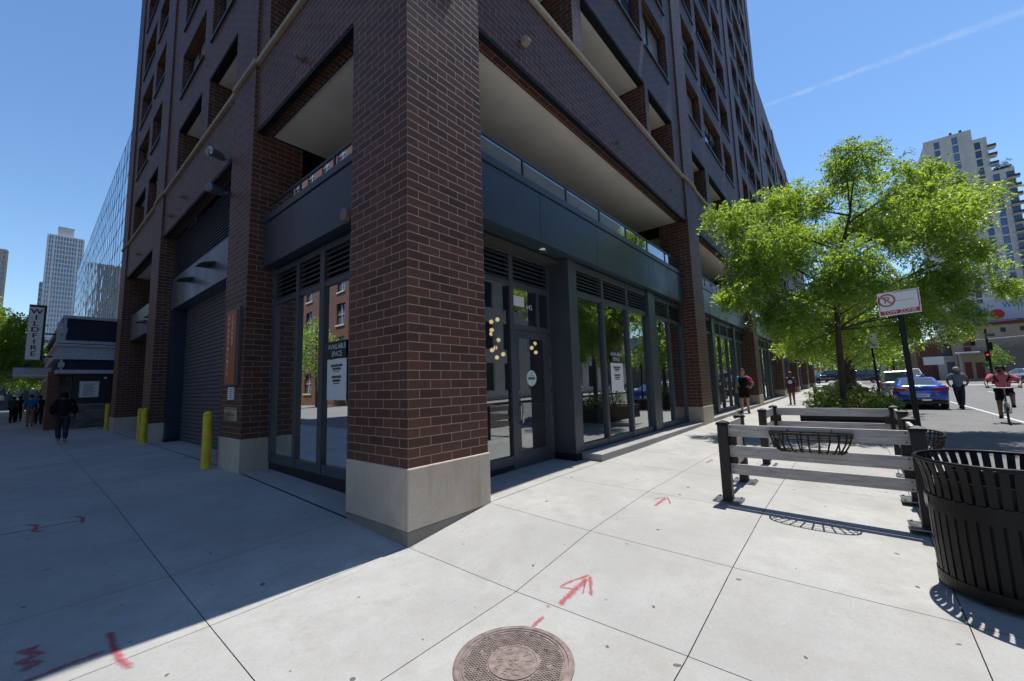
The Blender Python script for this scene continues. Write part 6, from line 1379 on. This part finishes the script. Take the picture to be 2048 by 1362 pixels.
# high thin condensation trail
def cloud_mat(name, s, thr):
    m, nt, out = newmat(name); d = N(nt, 'ShaderNodeBsdfDiffuse'); d.inputs[0].default_value = (.9, .9, .9, 1); tr = N(nt, 'ShaderNodeBsdfTransparent'); mx = N(nt, 'ShaderNodeMixShader'); tl = N(nt, 'ShaderNodeBsdfTranslucent'); tl.inputs[0].default_value = (.9, .9, .9, 1)
    g = N(nt, 'ShaderNodeNewGeometry'); lw = N(nt, 'ShaderNodeLayerWeight'); lw.inputs[0].default_value = .5
    f = math_(nt, 'MULTIPLY', ramp(nt, noise(nt, g.outputs['Position'], s, 6, .7), thr, thr + .35, 0, .13), math_(nt, 'SUBTRACT', 1.0, lw.outputs['Facing']), True)
    m2 = N(nt, 'ShaderNodeMixShader'); m2.inputs[0].default_value = .5; L(nt, d.outputs[0], m2.inputs[1]); L(nt, tl.outputs[0], m2.inputs[2])
    L(nt, f, mx.inputs[0]); L(nt, tr.outputs[0], mx.inputs[1]); L(nt, m2.outputs[0], mx.inputs[2]); L(nt, mx.outputs[0], out.inputs[0]); return m
MT['trail'] = cloud_mat('vapour', .016, .33)
m = M(); p0, p1 = Vector((2985, 268, 1760)), Vector((2894, -783, 1677)); d = p1 - p0
pts = [p0 + d * k for k in (-.15, .2, .5, .8, 1.15, 1.5)]; m.tube(pts, [13, 16, 20, 23, 27, 30], 14); o = m.build('contrail', MT['trail'], smooth=True); tag(o, 'thin white aircraft trail crossing the blue sky', 'contrail', kind='stuff')

# ------------------------------------------------------------------ light, sky, camera
W = bpy.data.worlds.new('World'); SC.world = W; W.use_nodes = True; nt = W.node_tree; nt.nodes.clear()
sky = nt.nodes.new('ShaderNodeTexSky'); sky.sky_type = 'NISHITA'; sky.sun_disc = False
EL, AZ = math.radians(70.5), math.radians(94.3)          # azimuth clockwise from +y
sky.sun_elevation = EL; sky.sun_rotation = AZ; sky.altitude = 100; sky.air_density = 1.15; sky.dust_density = .1; sky.ozone_density = 4.5
bg = nt.nodes.new('ShaderNodeBackground'); bg.inputs[1].default_value = .14; wo = nt.nodes.new('ShaderNodeOutputWorld'); hs = nt.nodes.new('ShaderNodeHueSaturation'); hs.inputs['Saturation'].default_value = 1.09; nt.links.new(sky.outputs[0], hs.inputs['Color']); nt.links.new(hs.outputs[0], bg.inputs[0]); nt.links.new(bg.outputs[0], wo.inputs[0])
sl = bpy.data.lights.new('sun', 'SUN'); sl.energy = 4.8; sl.angle = math.radians(.53); sl.color = (1, .965, .90); so = bpy.data.objects.new('sun', sl); COL.objects.link(so)
sd = Vector((math.cos(EL) * math.sin(AZ), math.cos(EL) * math.cos(AZ), math.sin(EL))); so.rotation_euler = sd.to_track_quat('Z', 'Y').to_euler(); so.location = (0, 0, 60)
cam = bpy.data.cameras.new('camera'); co = bpy.data.objects.new('camera', cam); COL.objects.link(co); SC.camera = co
cam.sensor_width = 36; cam.lens = 815.67 / 2048 * 36; cam.clip_start = .05; cam.clip_end = 8000
yw, pt, rl = .6905, .1104, -.0305
f_ = Vector((math.cos(pt) * math.cos(yw), math.cos(pt) * math.sin(yw), math.sin(pt))); r_ = Vector((math.sin(yw), -math.cos(yw), 0)); u_ = r_.cross(f_)
Rv = r_ * math.cos(rl) + u_ * math.sin(rl); Uv = -r_ * math.sin(rl) + u_ * math.cos(rl)
mw = Matrix((Rv, Uv, -f_)).transposed().to_4x4(); mw.translation = (-2.6511, -3.6476, .8331); co.matrix_world = mw
vs = SC.view_settings; vs.view_transform = 'Standard'; vs.look = 'None'; vs.exposure = .28; vs.gamma = 1; vs.use_curve_mapping = False
SC.cycles.max_bounces = 8; SC.cycles.transparent_max_bounces = 16; SC.cycles.caustics_reflective = False; SC.cycles.caustics_refractive = False; SC.cycles.sample_clamp_indirect = 6
SC.cycles.use_denoising = True
